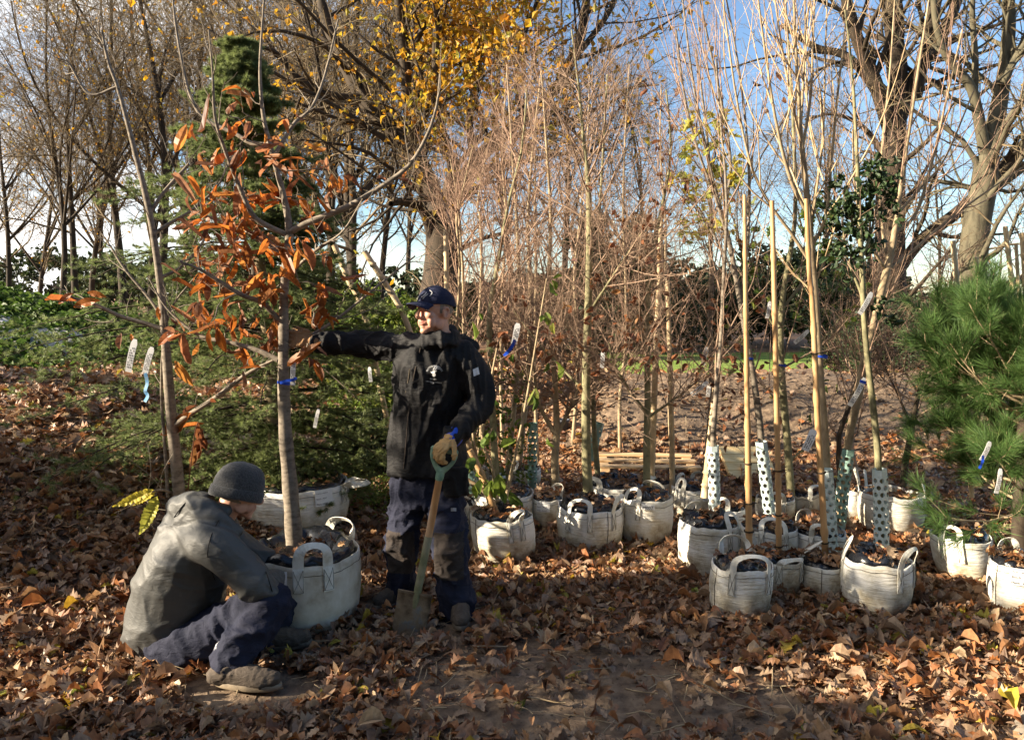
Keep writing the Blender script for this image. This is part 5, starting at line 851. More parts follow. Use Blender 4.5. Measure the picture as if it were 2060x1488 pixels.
def tag(label, a, b, w, d, ribbon=None, rm='blue', loop=True, lines=3, ground=False, d2=None):
    A, Bp = (G(*a, .03), G(*b, .05)) if ground else (P(a[0], a[1], d), P(b[0], b[1], d2 or d)); w_ = w*PX(d)/2; ax = nrm(Bp-A); rt = nrm(np.cross(ax, np.array((0, 1, .12)))); nn = np.cross(rt, ax); nn = nn if nn[1] < 0 else -nn
    t = thing('plant_tag', label, 'plant tag', A, 'plastic name tags tied to the saplings'); n = 9; s = np.linspace(0, 1, n)[:, None]; L_ = np.linalg.norm(Bp-A); C = A + (Bp-A)*s + nn*.05*L_*np.sin(s*3.1)
    wd = w_*np.minimum(1, .55+s*6)
    mb = MB(); V = np.stack([C-rt*wd, C+rt*wd, C+rt*wd+nn*-.0012, C-rt*wd+nn*-.0012], 1).reshape(-1, 3); mb.add(V, grid_faces(n, 4, True), 0, False); mb.add(V[-4:], [[0, 1, 2, 3]], 0, False); mb.add(V[:4], [[3, 2, 1, 0]], 0, False); bd = mb.build('tag_strip', M['paper'], t)
    ib = MB()
    for k in range(lines):
        c0 = .18 + k*.09; q = C[2]*0 + A + (Bp-A)*np.linspace(.25, .9, 10)[:, None] + nn*(.05*L_*np.sin(np.linspace(.25, .9, 10)*3.1) + .0009)[:, None] + rt*(k-1)*w_*.5
        for j in range(0, 9): 
            if (j*7+k*3) % 5: a0 = q[j]; a1 = q[j]*.3+q[j+1]*.7; hw = rt*w_*.11; ib.add([a0-hw, a0+hw, a1+hw, a1-hw], [[0, 1, 2, 3]], 0, False)
    ib.build('printed_lines', M['ink'], bd)
    if ribbon is not None:
        rb = MB(); p, r = line([(x, y, w*.28) for x, y in ribbon], d-.01, 14); T = nrm(np.gradient(p, axis=0)); sd_ = nrm(np.cross(T, np.array((.2*np.sin(np.arange(14)), -np.ones(14), .3*np.cos(np.arange(14)))).T)); hw = r[:, None]
        rb.add(np.vstack([p-sd_*hw, p+sd_*hw]), grid_faces(2, 14), 0); rb.build('ribbon', M[rm], t)
tag('white tag hanging right of the orange sapling trunk, below the gloved hand', (591, 716), (589, 775), 10, 3.96, [(563, 770), (575, 766), (588, 764), (597, 760)])
tag('left one of the two cream tags on the bare sapling low branch', (272, 682), (258, 748), 13, 4.28)
tag('right one of the two cream tags on the bare sapling, blue ribbon under it', (306, 698), (292, 750), 12, 4.28, [(292, 750), (296, 770), (292, 786), (297, 796), (291, 808)], 'ribbon_light')
tag('small white tag among the cedar branches right of the trunk', (641, 822), (633, 860), 7, 4.75)
tag('narrow white tag hanging right of the cedar, above the man elbow height', (743, 738), (746, 768), 7, 4.9)
tag('slanting white tag high on the evergreen oak stem', (1754, 588), (1729, 632), 10, 4.55)
tag('long slanting white tag where two stems cross at lawn height', (1740, 760), (1709, 816), 11, 4.6, [(1730, 766), (1742, 770)])
tag('broad white tag hanging low left of the third bamboo cane', (1638, 864), (1619, 906), 17, 4.35)
tag('white tag with blue ribbon on the pine needles', (1992, 888), (1974, 926), 10, 4.0, [(1978, 916), (1976, 930), (1970, 942)])
tag('upright white tag low in the pine', (2013, 942), (2004, 992), 9, 4.0)
tag('slanting white tag in the leaves between the second and third canes', (1627, 664), (1598, 690), 8, 5.0)
tag('grey tag hanging left of the second cane', (1549, 606), (1543, 640), 7, 5.0)
tag('brownish tag at the lawn edge on the yellow leaved maple', (1422, 698), (1413, 735), 9, 5.9)
tag('slanting white tag in the brush just below the lawn', (1424, 768), (1390, 794), 9, 5.3)
tag('small tag hanging beside the slanting one under the lawn', (1426, 776), (1424, 798), 8, 5.4)
tag('white tag in the brown twigs right of the tallest sapling', (1213, 705), (1211, 740), 8, 5.2)
tag('grey tag with blue ribbon in the twigs right of the man collar', (1042, 650), (1034, 692), 12, 5.2, [(1036, 684), (1028, 700), (1014, 716)])
tag('white label strip standing among the fallen leaves in front of the right cluster', (1497, 1328), (1508, 1300), 12, 3.7, None, ground=True, lines=1)
tag('white label strip lying flat among the fallen leaves near the picture bottom', (1430, 1331), (1462, 1324), 9, 3.7, None, ground=True, lines=1)
# blue tapes binding stems to canes
for i, (lab, x, y, r_, d) in enumerate([('blue tape round the orange sapling trunk at the white tag', 574, 769, 15, 4.07), ('blue tape round the leaning stem at lawn height', 1506, 720, 9, 5.25), ('blue tape on the vase shaped sapling at lawn height', 1652, 717, 12, 4.75), ('blue tape on the maple stem at lawn height', 1570, 734, 11, 5.9)]):
    c = P(x, y, d); rr = r_*PX(d)*1.03; mb = MB(); ph = np.linspace(0, 6.283, 25); q = c + np.stack([rr*np.cos(ph), rr*np.sin(ph), .004*np.sin(ph*2)], -1); mb.add(np.vstack([q-np.array((0, 0, .007)), q+np.array((0, 0, .007))]), grid_faces(2, 25)); mb.build('ribbon_tie', M['blue'], None, lab, 'ribbon', 'blue tapes around the stems')

# wooden pallet, tilted boarded lid, pot, stone, timber
t = thing('wooden_pallet', 'low weathered wooden pallet lying on the leaves before the earth bank', 'pallet', G(1300, 950)); a0 = G(1300, 948); gz = float(ground(a0[0], a0[1])); ry = R_(-4); RM = np.array([[math.cos(ry), -math.sin(ry), 0], [math.sin(ry), math.cos(ry), 0], [0, 0, 1]])
for yy in (-.30, -.02, .26): mb = MB(); boxm(mb, np.array((a0[0], a0[1], gz+.115)) + RM@np.array((0, yy, 0)), (.48, .055, .011), RM, bev=.003); mb.build('deck_board', M['wood'], t)
for xx in (-.42, 0, .42): mb = MB(); boxm(mb, np.array((a0[0], a0[1], gz+.055)) + RM@np.array((xx, -.02, 0)), (.045, .34, .046), RM, bev=.004); mb.build('bearer', M['wood'], t)
q = P(1505, 930, 7.3); t = thing('boarded_lid', 'pale yellow boarded wooden lid leaning against the earth bank', 'wooden lid', (q[0], q[1], float(ground(q[0], q[1])))); ex = nrm(np.array((1, .25, -.05))); ey = nrm(np.array((-.1, .75, .62))); ez = np.cross(ex, ey); RM = np.stack([ex, ey, ez], -1); mb = MB()
for k in range(4): mb = MB(); boxm(mb, q + RM@np.array((0, (k-1.5)*.098, 0)), (.25, .0475, .010), RM, bev=.002); mb.build('plank', M['pine_board'], t)
mb = MB(); boxm(mb, q + RM@np.array((.20, 0, -.035)), (.03, .19, .024), RM, bev=.002); boxm(mb, q + RM@np.array((-.20, 0, -.035)), (.03, .19, .024), RM, bev=.002); mb.build('batten', M['wood'], t)
q = G(1132, 895); z0_ = float(ground(q[0], 8.0)); q = P(1132, 870, 8.6); z0_ = float(ground(q[0], q[1])); t = thing('plant_pot', 'small grey plastic plant pot lying on the slope by the pale forked stem', 'plant pot', (q[0], q[1], z0_)); mb = MB()
for r0, r1, z0, z1 in ((.055, .075, 0, .12),): pr = np.array([[.05, 0], [.055, 0], [.072, .12], [.080, .12], [.080, .145], [.072, .145], [.066, .11], [.05, .01]]); an = np.arange(20)*2*math.pi/20; V = np.stack([q[0]+np.outer(pr[:, 0], np.cos(an)), q[1]+np.outer(pr[:, 0], np.sin(an)), z0_+np.outer(pr[:, 1], np.ones(20))], -1).reshape(-1, 3); mb.add(V, grid_faces(8, 20, True))
mb.build('pot_wall', noisemat('grey_plastic', [(.06, .065, .075), (.11, .115, .13)], 9, .5, bst=0), t); mb = MB(); mb.add(np.vstack([np.stack([q[0]+.066*np.cos(an), q[1]+.066*np.sin(an), np.full(20, z0_+.11)], -1), [[q[0], q[1], z0_+.12]]]), [[k, (k+1) % 20, 20] for k in range(20)]); mb.build('soil_fill', M['soil'], t)
def stone(name, lab, cat, c, h, seed, m, ax=None):
    mb = MB(); ellipsoid(mb, c, h, ax, 16); V = mb.v[0]; 
    V2 = V + nrm(V-c)*(.18*min(h)*fbm(V[:, 0]*9+V[:, 2]*5, V[:, 1]*9, 1, seed))[:, None]; mb.v[0] = V2
    for k in range(1, len(mb.v)): mb.v[k] = V2[:32] if False else mb.v[k]
    mb2 = MB(); mb2.add(V2, mb.f[0][0]); return mb2.build(name, m, None, lab, cat)
q = G(1850, 1085); stone('tree_stump', 'squat mossy log end lying right of the brown stained bag', 'log', np.array((q[0]+.04, q[1]+.05, .02)), (.14, .09, .055), 5, M['bark_dark'])
q = G(2058, 1478); mb = MB(); tubes(mb, np.array([smoothline([(q[0]-.12, q[1]-.12, -.02), (q[0]+.02, q[1]+.0, .045), (q[0]+.3, q[1]+.16, .07)], 14)]), np.linspace(.03, .055, 14)[None], 12, cap=True); mb.build('weathered_branch', M['bark_grey'], None, 'grey weathered branch end in the bottom right corner on the leaves', 'branch')
mb = MB(); cx_, cy_ = P(60, 590, 18.5)[:2]; gx = np.linspace(-1.4, 1.2, 40); gy = np.linspace(-.7, .7, 24); GX, GY = np.meshgrid(gx, gy); Z_ = ground(cx_+GX, cy_+GY)+.36+.13*fbm(GX, GY, 1.7, 12)-.25*(GX/1.6)**4-.5*(GY/.8)**4
mb.add(np.vstack([np.stack([cx_+GX, cy_+GY, Z_], -1).reshape(-1, 3), np.stack([cx_+GX, cy_+GY, Z_-.01], -1).reshape(-1, 3)]), np.vstack([grid_faces(24, 40), grid_faces(24, 40)[:, ::-1]+960])); mb.build('tarpaulin', noisemat('pale_sheeting', [(.25, .24, .27), (.6, .6, .62)], 3, .6, bst=.3), None, 'pale crumpled sheeting on top of the nettle mound at the left edge', 'tarpaulin')

# ================================================================ PEOPLE
def cloth(name, color, color2, rough, spec, scale=6, bst=.35, sheen=0):
    m = noisemat(name, [color, color2], scale, rough, bst=0, spec=spec, sheen=sheen); nt = m.node_tree; b = [n for n in nt.nodes if n.type == 'BSDF_PRINCIPLED'][0]
    bump(nt, b, noisen(nt, 15, 7, .62, objvec(nt, (1, 1, 2.2)), 1.6), bst*1.7, .016); return m
M['jacket_black'] = cloth('black_softshell', (.005, .005, .006), (.012, .011, .012), .68, .28)
M['jacket_grey'] = cloth('charcoal_nylon', (.042, .044, .044), (.072, .071, .066), .6, .6, bst=.16)
M['navy'] = cloth('navy_workwear', (.009, .012, .028), (.018, .020, .040), .8, .25)
M['knee'] = cloth('muddy_knee_patch', (.028, .025, .025), (.065, .052, .045), .9, .15)
M['skin'] = noisemat('skin', [(.50, .25, .17), (.60, .33, .23)], 30, .5, bst=.12, bdist=.002, spec=.4)
M['cap'] = cloth('navy_cap', (.010, .013, .035), (.018, .022, .055), .8, .25)
M['beanie'] = noisemat('grey_wool', [(.030, .031, .033), (.075, .076, .078)], 130, .95, bst=.8, bdist=.006, spec=.15, sheen=.3)
M['glove'] = cloth('tan_leather_glove', (.42, .24, .09), (.62, .40, .17), .75, .25)
M['glove_dirty'] = cloth('dirty_glove', (.20, .11, .05), (.34, .20, .10), .8, .2)
M['boot'] = cloth('muddy_boot', (.045, .035, .028), (.11, .085, .065), .8, .3)
M['sole'] = noisemat('boot_sole', [(.03, .03, .03), (.28, .22, .15)], 14, .8, bst=.3)
M['hair'] = noisemat('short_hair', [(.16, .12, .09), (.30, .25, .20)], 60, .8, bst=.3)
M['lip'] = noisemat('lip', [(.42, .16, .12), (.48, .20, .15)], 20, .5, bst=0)
M['white_print'] = noisemat('white_print', [(.55, .55, .55), (.7, .7, .7)], 20, .6, bst=0)
M['eye_white'] = noisemat('eye_white', [(.6, .57, .54), (.66, .63, .6)], 20, .2, bst=0)
M['eye_dark'] = noisemat('iris', [(.03, .02, .015), (.06, .04, .03)], 20, .15, bst=0)
M['sock'] = noisemat('grey_sock', [(.28, .28, .30), (.40, .40, .42)], 40, .95, bst=.5, bdist=.004)
def wrinkle(V, Nn, amp, fr, seed, axis=None, thr=0.0):
    """folds running across the given axis field"""
    out = np.empty(len(V)); f = np.array(fr)
    for i, v in enumerate(V):
        q = Vector(v*f + seed*3.1); w = Vector((mnoise.noise(q*.45+Vector((9, 1, 3))), mnoise.noise(q*.45+Vector((1, 7, 5))), mnoise.noise(q*.45)))*.9
        a = max(0, 1-abs(mnoise.noise(q+w))*3.2)**1.6; b = max(0, 1-abs(mnoise.noise(q*2.3+w*1.5))*3)**1.5; out[i] = a*.75 + b*.35 + .35*mnoise.noise(q*.6)
    return V + Nn*((out-.35)*amp)[:, None]
def garment(name, mb, vox, sm, amp, fr, seed, mat, parent, cutf=None, mats2=None, matf=None, label=None):
    V, F, Nn = voxel_mesh(mb, vox, sm); V = wrinkle(V, Nn, amp, fr, seed)
    if cutf is not None: k = cutf(V[F].mean(1)); F = F[k]
    o = MB()
    if matf is not None: c = V[F].mean(1); k = matf(c); o.add(V, F[~k], 0); o.add(V, F[k], 1); 
    else: o.add(V, F, 0)
    ob = o.build(name, [mat] + ([mats2] if mats2 else []), parent, label); return V, F, ob
def hand(mb, w, d, b, t, curls, tc=.6, s=1.0, fr=.0115, tdir=(.75, .55, -.3)):
    w, d, b, t = map(np.asarray, (w, d, b, t)); d = nrm(d.astype(float)); b = nrm(b - (b*d).sum()*d); t = nrm(t - (t*d).sum()*d - (t*b).sum()*b)
    loft(mb, [(w+d*x*s, t*wd*s, b*th*s) for x, wd, th in ((-.03, .028, .022), (0, .029, .020), (.035, .038, .019), (.07, .043, .017), (.095, .041, .014), (.104, .034, .009))], 16)
    for i, (ln, off, o2) in enumerate(((.98, .031, 0), (1.08, .0105, .004), (1.0, -.0105, .001), (.78, -.031, -.008))):
        a = 0; p = w + d*(.088+o2)*s + t*off*s; pts = [w + d*.05*s + t*off*.85*s, p]; fan = t*(off*1.6)
        for k, (sg, c) in enumerate(zip((.044, .027, .022), curls[i])): a += c; dr = nrm(math.cos(a)*(d+fan) - math.sin(a)*b); p = p + dr*sg*ln*s; pts.append(p)
        limb(mb, pts, [fr*1.05*s, fr*1.08*s, fr*1.0*s, fr*.95*s, fr*.82*s], 16, 10)
    p = w + d*.022*s + t*.026*s; dr = nrm(t*tdir[0] + d*tdir[1] + b*tdir[2]); p1 = p + dr*.036*s; dr2 = nrm(dr*(1-tc*.5) + d*tc*.6 - b*tc*.5); p2 = p1+dr2*.03*s; dr3 = nrm(dr2 + d*.3 - b*tc*.5); limb(mb, [p, p1, p2, p2+dr3*.022*s], [fr*1.35*s, fr*1.2*s, fr*1.08*s, fr*.85*s], 16, 10)
def head_frame(c, f, tilt=0.0):
    f = np.array(f, float); f = nrm(f); up = nrm(np.array((0, 0, 1.)) - f*f[2]); l = np.cross(up, f)
    if tilt: up = up*math.cos(tilt)+l*math.sin(tilt); l = np.cross(up, f)
    return np.array(c, float), np.stack([f, l, up], -1)
def build_head(mb, c, RM, s=1.0):
    def E(p, r, rot=None): ellipsoid(mb, c + RM@(np.array(p)*s), np.array(r)*s, RM if rot is None else RM@rot, 12)
    def Lm(pts, rad): limb(mb, [c + RM@(np.array(p)*s) for p in pts], [x*s for x in rad], 12, 12)
    E((-.010, 0, .030), (.097, .076, .094)); E((.030, 0, .030), (.062, .066, .062)); E((.030, 0, -.030), (.060, .058, .070)); E((.048, 0, -.078), (.036, .040, .030)); E((.072, 0, -.098), (.020, .022, .016))
    E((.0, .0, -.055), (.058, .056, .045))
    for y in (-1, 1):
        E((.060, y*.036, -.018), (.026, .024, .020)); E((.078, y*.027, .034), (.016, .024, .0085)); E((.088, y*.012, -.030), (.012, .0075, .0075)); E((.052, y*.044, -.052), (.024, .016, .03)); E((.012, y*.052, -.062), (.03, .012, .028))
        Lm([(.068, y*.018, .006), (.076, y*.030, .0035), (.066, y*.045, .006)], [.006, .008, .005])      # lids
        # ear: rim, lobe, bowl
        er = [(-.002, y*.076, -.028), (.004, y*.078, -.006), (.000, y*.082, .016), (-.014, y*.086, .022), (-.026, y*.087, .010), (-.022, y*.084, -.012), (-.008, y*.079, -.030)]; Lm(er, [.006, .005, .005, .0055, .0055, .005, .007]); E((-.008, y*.077, -.004), (.016, .005, .024))
    Lm([(.088, 0, .030), (.100, 0, .008), (.113, 0, -.018), (.104, 0, -.032)], [.0085, .0085, .0125, .0085])
    E((.090, 0, -.050), (.010, .023, .0055)); E((.087, 0, -.062), (.011, .020, .0065)); E((.082, 0, -.056), (.010, .030, .012))
    E((.078, 0, -.076), (.014, .02, .012))
# ---------------------------------------------------------------- standing man
dm = 4.10
man = thing('person', 'standing man in navy cap and black jacket holding the orange sapling and a spade', 'person', (P(858, 744, dm)[0], dm, 0))
HC, HM = head_frame(P(875, 628, 4.02), (-.73, -.67, .03), -.04)
HM_ = HM
J = dict(neck=P(892, 690, 4.07), chest=P(872, 760, 4.08), belly=P(862, 880, 4.09), pelvis=P(860, 965, 4.1), shL=P(934, 722, 4.06), elL=P(968, 806, 4.02), wrL=P(912, 880, 3.87), shR=P(818, 702, 4.12), elR=P(728, 692, 4.16), wrR=P(636, 688, 4.09), hipR=P(826, 985, 4.12), knR=P(808, 1090, 4.08), anR=P(808, 1205, 4.13), hipL=P(892, 985, 4.08), knL=P(905, 1100, 3.96), anL=P(920, 1228, 3.97))
mb = MB(); build_head(mb, HC, HM, 1.0); limb(mb, [HC+HM@np.array((-.015, 0, -.05)), HC+HM@np.array((-.03, 0, -.12)), J['neck'], J['chest']], [.056, .055, .06, .09], 14)
limb(mb, [J['chest'], J['belly'], J['pelvis']], [.10, .10, .10]); limb(mb, [J['shL'], J['elL'], J['wrL']], [.05, .04, .027]); limb(mb, [J['shR'], J['elR'], J['wrR']], [.05, .04, .027]); limb(mb, [J['chest'], J['shL']], [.075, .05]); limb(mb, [J['chest'], J['shR']], [.075, .05])
for s_ in 'RL': limb(mb, [J['pelvis'], J['hip'+s_], J['kn'+s_], J['an'+s_]], [.09, .08, .055, .04])
V, F, Nn = voxel_mesh(mb, .0042, 3); o = MB(); o.add(V, F)
lipk = ((V[F].mean(1)-HC)@HM); lk = (lipk[:, 0] > .084) & (np.abs(lipk[:, 1]) < .024) & (lipk[:, 2] < -.0455) & (lipk[:, 2] > -.068)
hk = (lipk[:, 2] > -.008) & (lipk[:, 2] < .04) & (lipk[:, 0] < .02) & (np.abs(lipk[:, 1]) < .0755) & (lipk[:, 0] > -.12) & (np.linalg.norm(lipk, axis=1) < .16)
o = MB(); o.add(V, F[~lk & ~hk], 0); o.add(V, F[lk], 1); o.add(V, F[hk], 2); o.build('body', [M['skin'], M['lip'], M['hair']], man)
for y in (-1, 1):
    eb = MB(); ec = HC+HM@np.array((.0735, y*.031, .0125)); ellipsoid(eb, ec, (.0105, .013, .0075), HM, 10); ellipsoid(eb, HC+HM@np.array((.0815, y*.030, .0125)), (.0035, .0045, .0045), HM, 8, 1); eb.build('eye', [M['eye_white'], M['eye_dark']], man)
    eb = MB(); limb(eb, [HC+HM@np.array(q) for q in ((.094, y*.014, .031), (.091, y*.030, .037), (.078, y*.048, .031))], [.003, .0042, .0025], 10, 8); eb.build('eyebrow', M['hair'], man)
# cap
def build_cap(parent):
    cb = MB(); th = np.linspace(0, math.pi/2*1.06, 14); ph = np.linspace(0, 2*math.pi, 41)[:-1]; rows = []
    for t_ in th:
        r = math.sin(t_); z = math.cos(t_)*.092; rows.append(np.stack([-.012 + .108*r*np.cos(ph), .087*r*np.sin(ph), .048 + z - .018*np.maximum(0, -np.cos(ph))*r], -1))
    V = np.concatenate(rows); V = HC + V@HM.T; Vi = HC + (V-HC)*.97; n = len(V); cb.add(np.vstack([V, Vi]), np.vstack([grid_faces(14, 40, True), grid_faces(14, 40, True)[:, ::-1]+n]))
    c = cb.build('cap', M['cap'], parent); pb = MB(); u = np.linspace(-1, 1, 17); w_ = np.linspace(0, 1, 8); U, Wd = np.meshgrid(u, w_)
    ang = U*.98; rx = .092; x0 = -.004 + .100*np.cos(ang*.95); y0 = .083*np.sin(ang*.95); x = x0 + Wd*.074*np.cos(U*1.2)**.6 ; y = y0*(1-.02*Wd); z = .052 - .020*U**2 - .012*Wd - .012*Wd*U**2 + .004
    top = HC + np.stack([x, y, z], -1).reshape(-1, 3)@HM.T; dn = HM@np.array((0, 0, -.005)); n = len(top); gf = grid_faces(8, 17); pb.add(np.vstack([top, top+dn]), np.vstack([gf, gf[:, ::-1]+n]))
    e = [7*17+i for i in range(17)]; pb.add(np.vstack([top, top+dn]), [[e[i], e[i+1], e[i+1]+n, e[i]+n] for i in range(16)]); pb.build('brim', M['cap'], c)
    eb = MB()
    for rows_ in ([(.055, .030), (.068, .045), (.072, .062), (.060, .075)], [(.030, .040), (.045, .052), (.050, .064)], [(.040, .032), (.050, .046), (.058, .056)]):
        pts = [];
        for yy, zz in rows_: xx = -.010 + .110*math.sqrt(max(0, 1-((zz-.02)/.115)**2-(yy/.1)**2)); pts.append(HC+HM@np.array((xx, yy-.02, zz+.035)))
        limb(eb, pts, [.0022]*len(pts), 10, 6)
    eb.build('cap_emblem', M['white_print'], c); bt = MB(); ellipsoid(bt, HC+HM@np.array((-.01, 0, .134)), (.006, .006, .004), HM, 8); bt.build('cap_button', M['cap'], c)
build_cap(man)
# jacket
mb = MB(); ex = np.array((1., -.12, 0)); ey = np.array((.12, 1., 0)); JC = []
for px_, py_, hw, hd, d_ in ((858, 950, 78, .150, 4.1), (859, 930, 78, .150, 4.1), (860, 890, 77, .145, 4.1), (862, 840, 75, .140, 4.1), (866, 790, 76, .140, 4.09), (870, 745, 78, .142, 4.09), (874, 712, 76, .130, 4.09), (880, 692, 60, .115, 4.09), (886, 678, 42, .095, 4.08)):
    JC.append((P(px_, py_, d_), nrm(ex)*hw*PX(dm), nrm(ey)*hd))
loft(mb, JC, 28); limb(mb, [P(905, 705, 4.08), J['shL'], (J['shL']+J['elL'])/2+np.array((.012, 0, 0)), J['elL'], (J['elL']+J['wrL'])/2, J['wrL']+(J['elL']-J['wrL'])*.06], [.085, .088, .082, .072, .066, .056], 24, 18)
limb(mb, [P(850, 705, 4.1), J['shR'], (J['shR']+J['elR'])/2, J['elR'], (J['elR']+J['wrR'])/2, J['wrR']], [.085, .082, .074, .066, .060, .050], 24, 18)
cc = HC+HM@np.array((-.034, 0, -.124))
for k, (z, r) in enumerate(((-.045, .100), (-.02, .092), (.005, .084))):
    ph = np.linspace(0, 6.283, 25)[:-1]; ring = cc + np.stack([r*np.cos(ph), r*.95*np.sin(ph), np.full(24, z) + .012*np.cos(ph+1.2)], -1); tubes(mb, np.vstack([ring, ring[:2]])[None], np.full((1, 26), .017), 8)
for k in range(7):                                                        # folded hood behind the neck
    a = -.5 + k*.28; q = P(928, 690, 4.17) + np.array((.04*math.cos(a*2)-.02*k*.2, .03, .01*math.sin(a*5))); ellipsoid(mb, P(905+k*7, 668+k*5+(k % 2)*3, 4.19), (.045, .04, .028), None, 10)
jV, jF, jo = garment('jacket', mb, .0085, 3, .026, (8, 8, 3.2), 1, M['jacket_black'], man)
from mathutils.bvhtree import BVHTree
bvh = BVHTree.FromPolygons([tuple(v) for v in jV], [tuple(f) for f in jF])
def decal_pt(px_, py_, off=.0025):
    o_ = P(px_, py_, 3.0); r = ray(px_, py_); r = r/np.linalg.norm(r); h = bvh.ray_cast(Vector(o_), Vector(r))
    return (np.array(h[0]) - r*off*1.5) if h[0] is not None else P(px_, py_, 3.95)
def decal_text(mbx, s, size, px0, py0, ang=0.0, arc=None):
    V, T = text_mesh(s, size); ca, sa = math.cos(ang), math.sin(ang); out = []
    w = V[:, 0].max()
    for x, y, _ in V:
        if arc: a = (x/w-.5)*arc[1]; rr = arc[0]+y; out.append(decal_pt(px0+rr*math.sin(a), py0-rr*math.cos(a)))
        else: out.append(decal_pt(px0 + x*ca - y*sa, py0 + x*sa*1 - y*ca + 0*sa, .0025))
    mbx.add(np.array(out), np.array([[t[0], t[i], t[i+1]] for t in T for i in range(1, len(t)-1)]), 0, False)
lg = MB(); decal_text(lg, 'BOTHAMSICLES', 5.0, 874, 752, 0, (14.5, 2.5)); lg.build('arched_lettering', M['white_print'], jo)
for s_, sz_, x_, y_ in (('EST 1971', 3.6, 865, 763), ('GROUNDS & GARDENS', 3.0, 857, 767.5), ('TEAM', 3.0, 866, 771)): lg = MB(); decal_text(lg, s_, sz_, x_, y_, .12); lg.build('lettering', M['white_print'], jo)
lg = MB(); sil = [(866, 747), (869, 748), (871, 745.5), (873, 747), (876, 744.5), (879, 744), (877.5, 747), (874.5, 749), (876, 752), (876.5, 755), (874, 757.5), (871, 757), (869.5, 754), (870, 751), (867.5, 750.5)]
cpt = decal_pt(872.5, 751); sp = np.array([decal_pt(a, b) for a, b in sil] + [cpt]); lg.add(sp, [[i, (i+1) % len(sil), len(sil)] for i in range(len(sil))], 0, False)
for a in ([(872, 746), (872, 741), (875, 738), (874, 735)], [(874, 746), (877, 741), (880, 738)], [(875, 743), (880, 741), (883, 742)], [(873, 742), (877, 736)]): tubes(lg, np.array([smoothline([decal_pt(*q) for q in a], 8)]), np.full((1, 8), .0016), 4)
lg.build('stag_emblem', M['white_print'], jo)
lg = MB(); pq = [(951, 743), (962, 738), (965, 752), (953, 757)]; gp = np.array([[decal_pt(*(np.array(pq[0])*(1-u)*(1-v_)+np.array(pq[1])*u*(1-v_)+np.array(pq[2])*u*v_+np.array(pq[3])*(1-u)*v_)) for u in np.linspace(0, 1, 5)] for v_ in np.linspace(0, 1, 5)]).reshape(-1, 3); lg.add(gp, grid_faces(5, 5), 0, False); lg.build('sleeve_badge', M['white_print'], jo)
zb = MB(); tubes(zb, np.array([smoothline([decal_pt(*q, .001) for q in ((846, 700), (832, 760), (822, 830), (816, 900), (812, 942))], 20)]), np.full((1, 20), .0035), 5); zb.build('zip', M['boot'], jo)
zb = MB(); tubes(zb, np.array([smoothline([decal_pt(*q, .001) for q in ((824, 742), (821, 765), (816, 790))], 10)]), np.full((1, 10), .0025), 5); zb.build('pocket_zip', M['sole'], jo)
for nm, jn, a, b in (('cuff', 'wrL', J['wrL'], J['elL']),):
    cbm = MB(); ax = nrm(J['wrL']-J['elL']); limb(cbm, [J['wrL']+(b-a)*.10, J['wrL']+ax*.012], [.050, .046], 8, 16); cbm.build(nm, M['blue'], jo, 'dark blue cuff edge')
# trousers
mb = MB(); loft(mb, [(P(859, 925, 4.1), (.175, 0, 0), (0, .115, 0)), (P(859, 950, 4.1), (.19, -.01, 0), (0, .125, 0)), (P(859, 985, 4.1), (.198, -.01, 0), (0, .13, 0)), (P(860, 1015, 4.1), (.185, -.01, 0), (0, .12, 0))], 24)
limb(mb, [J['hipR']+np.array((0, 0, -.02)), (J['hipR']+J['knR'])/2, J['knR'], (J['knR']+J['anR'])/2, J['anR']+np.array((-.01, 0, .02)), J['anR']+np.array((-.015, -.01, -.015))], [.103, .098, .090, .083, .083, .082], 24, 18)
limb(mb, [J['hipL']+np.array((0, 0, -.02)), (J['hipL']+J['knL'])/2, J['knL'], (J['knL']+J['anL'])/2, J['anL']+np.array((0, 0, .03)), J['anL']+np.array((.004, -.01, -.01))], [.110, .106, .098, .092, .092, .090], 24, 18)
kR, kL = J['knR'], J['knL']
def kneef(c): return ((np.abs(c[:, 2]-kR[2]+.04) < .115) & (np.abs(c[:, 0]-kR[0]) < .075) & (c[:, 1] < kR[1]-.0)) | ((np.abs(c[:, 2]-kL[2]+.03) < .125) & (np.abs(c[:, 0]-kL[0]) < .078) & (c[:, 1] < kL[1]-.0))
tV, tF, to = garment('trousers', mb, .0095, 4, .026, (7, 7, 5.5), 5, M['navy'], man, mats2=M['knee'], matf=kneef)
bvh2 = BVHTree.FromPolygons([tuple(v) for v in tV], [tuple(f) for f in tF]); bvh = bvh2
lg = MB(); gp = np.array([[decal_pt(907+11*u, 1021+7*v_) for u in np.linspace(0, 1, 4)] for v_ in np.linspace(0, 1, 4)]).reshape(-1, 3); lg.add(gp, grid_faces(4, 4), 0, False); lg.build('pocket_badge', M['sock'], to)
mb = MB(); loft(mb, [(P(918, y_, 3.955), (w_*PX(dm), .012, 0), (0, .025, 0)) for y_, w_ in ((938, 20), (950, 25), (975, 27), (992, 26), (998, 20))], 18); V, F, Nn = voxel_mesh(mb, .008, 3); V = wrinkle(V, Nn, .012, (9, 9, 9), 4); o = MB(); o.add(V, F); o.build('holster_pocket', M['jacket_black'], to)
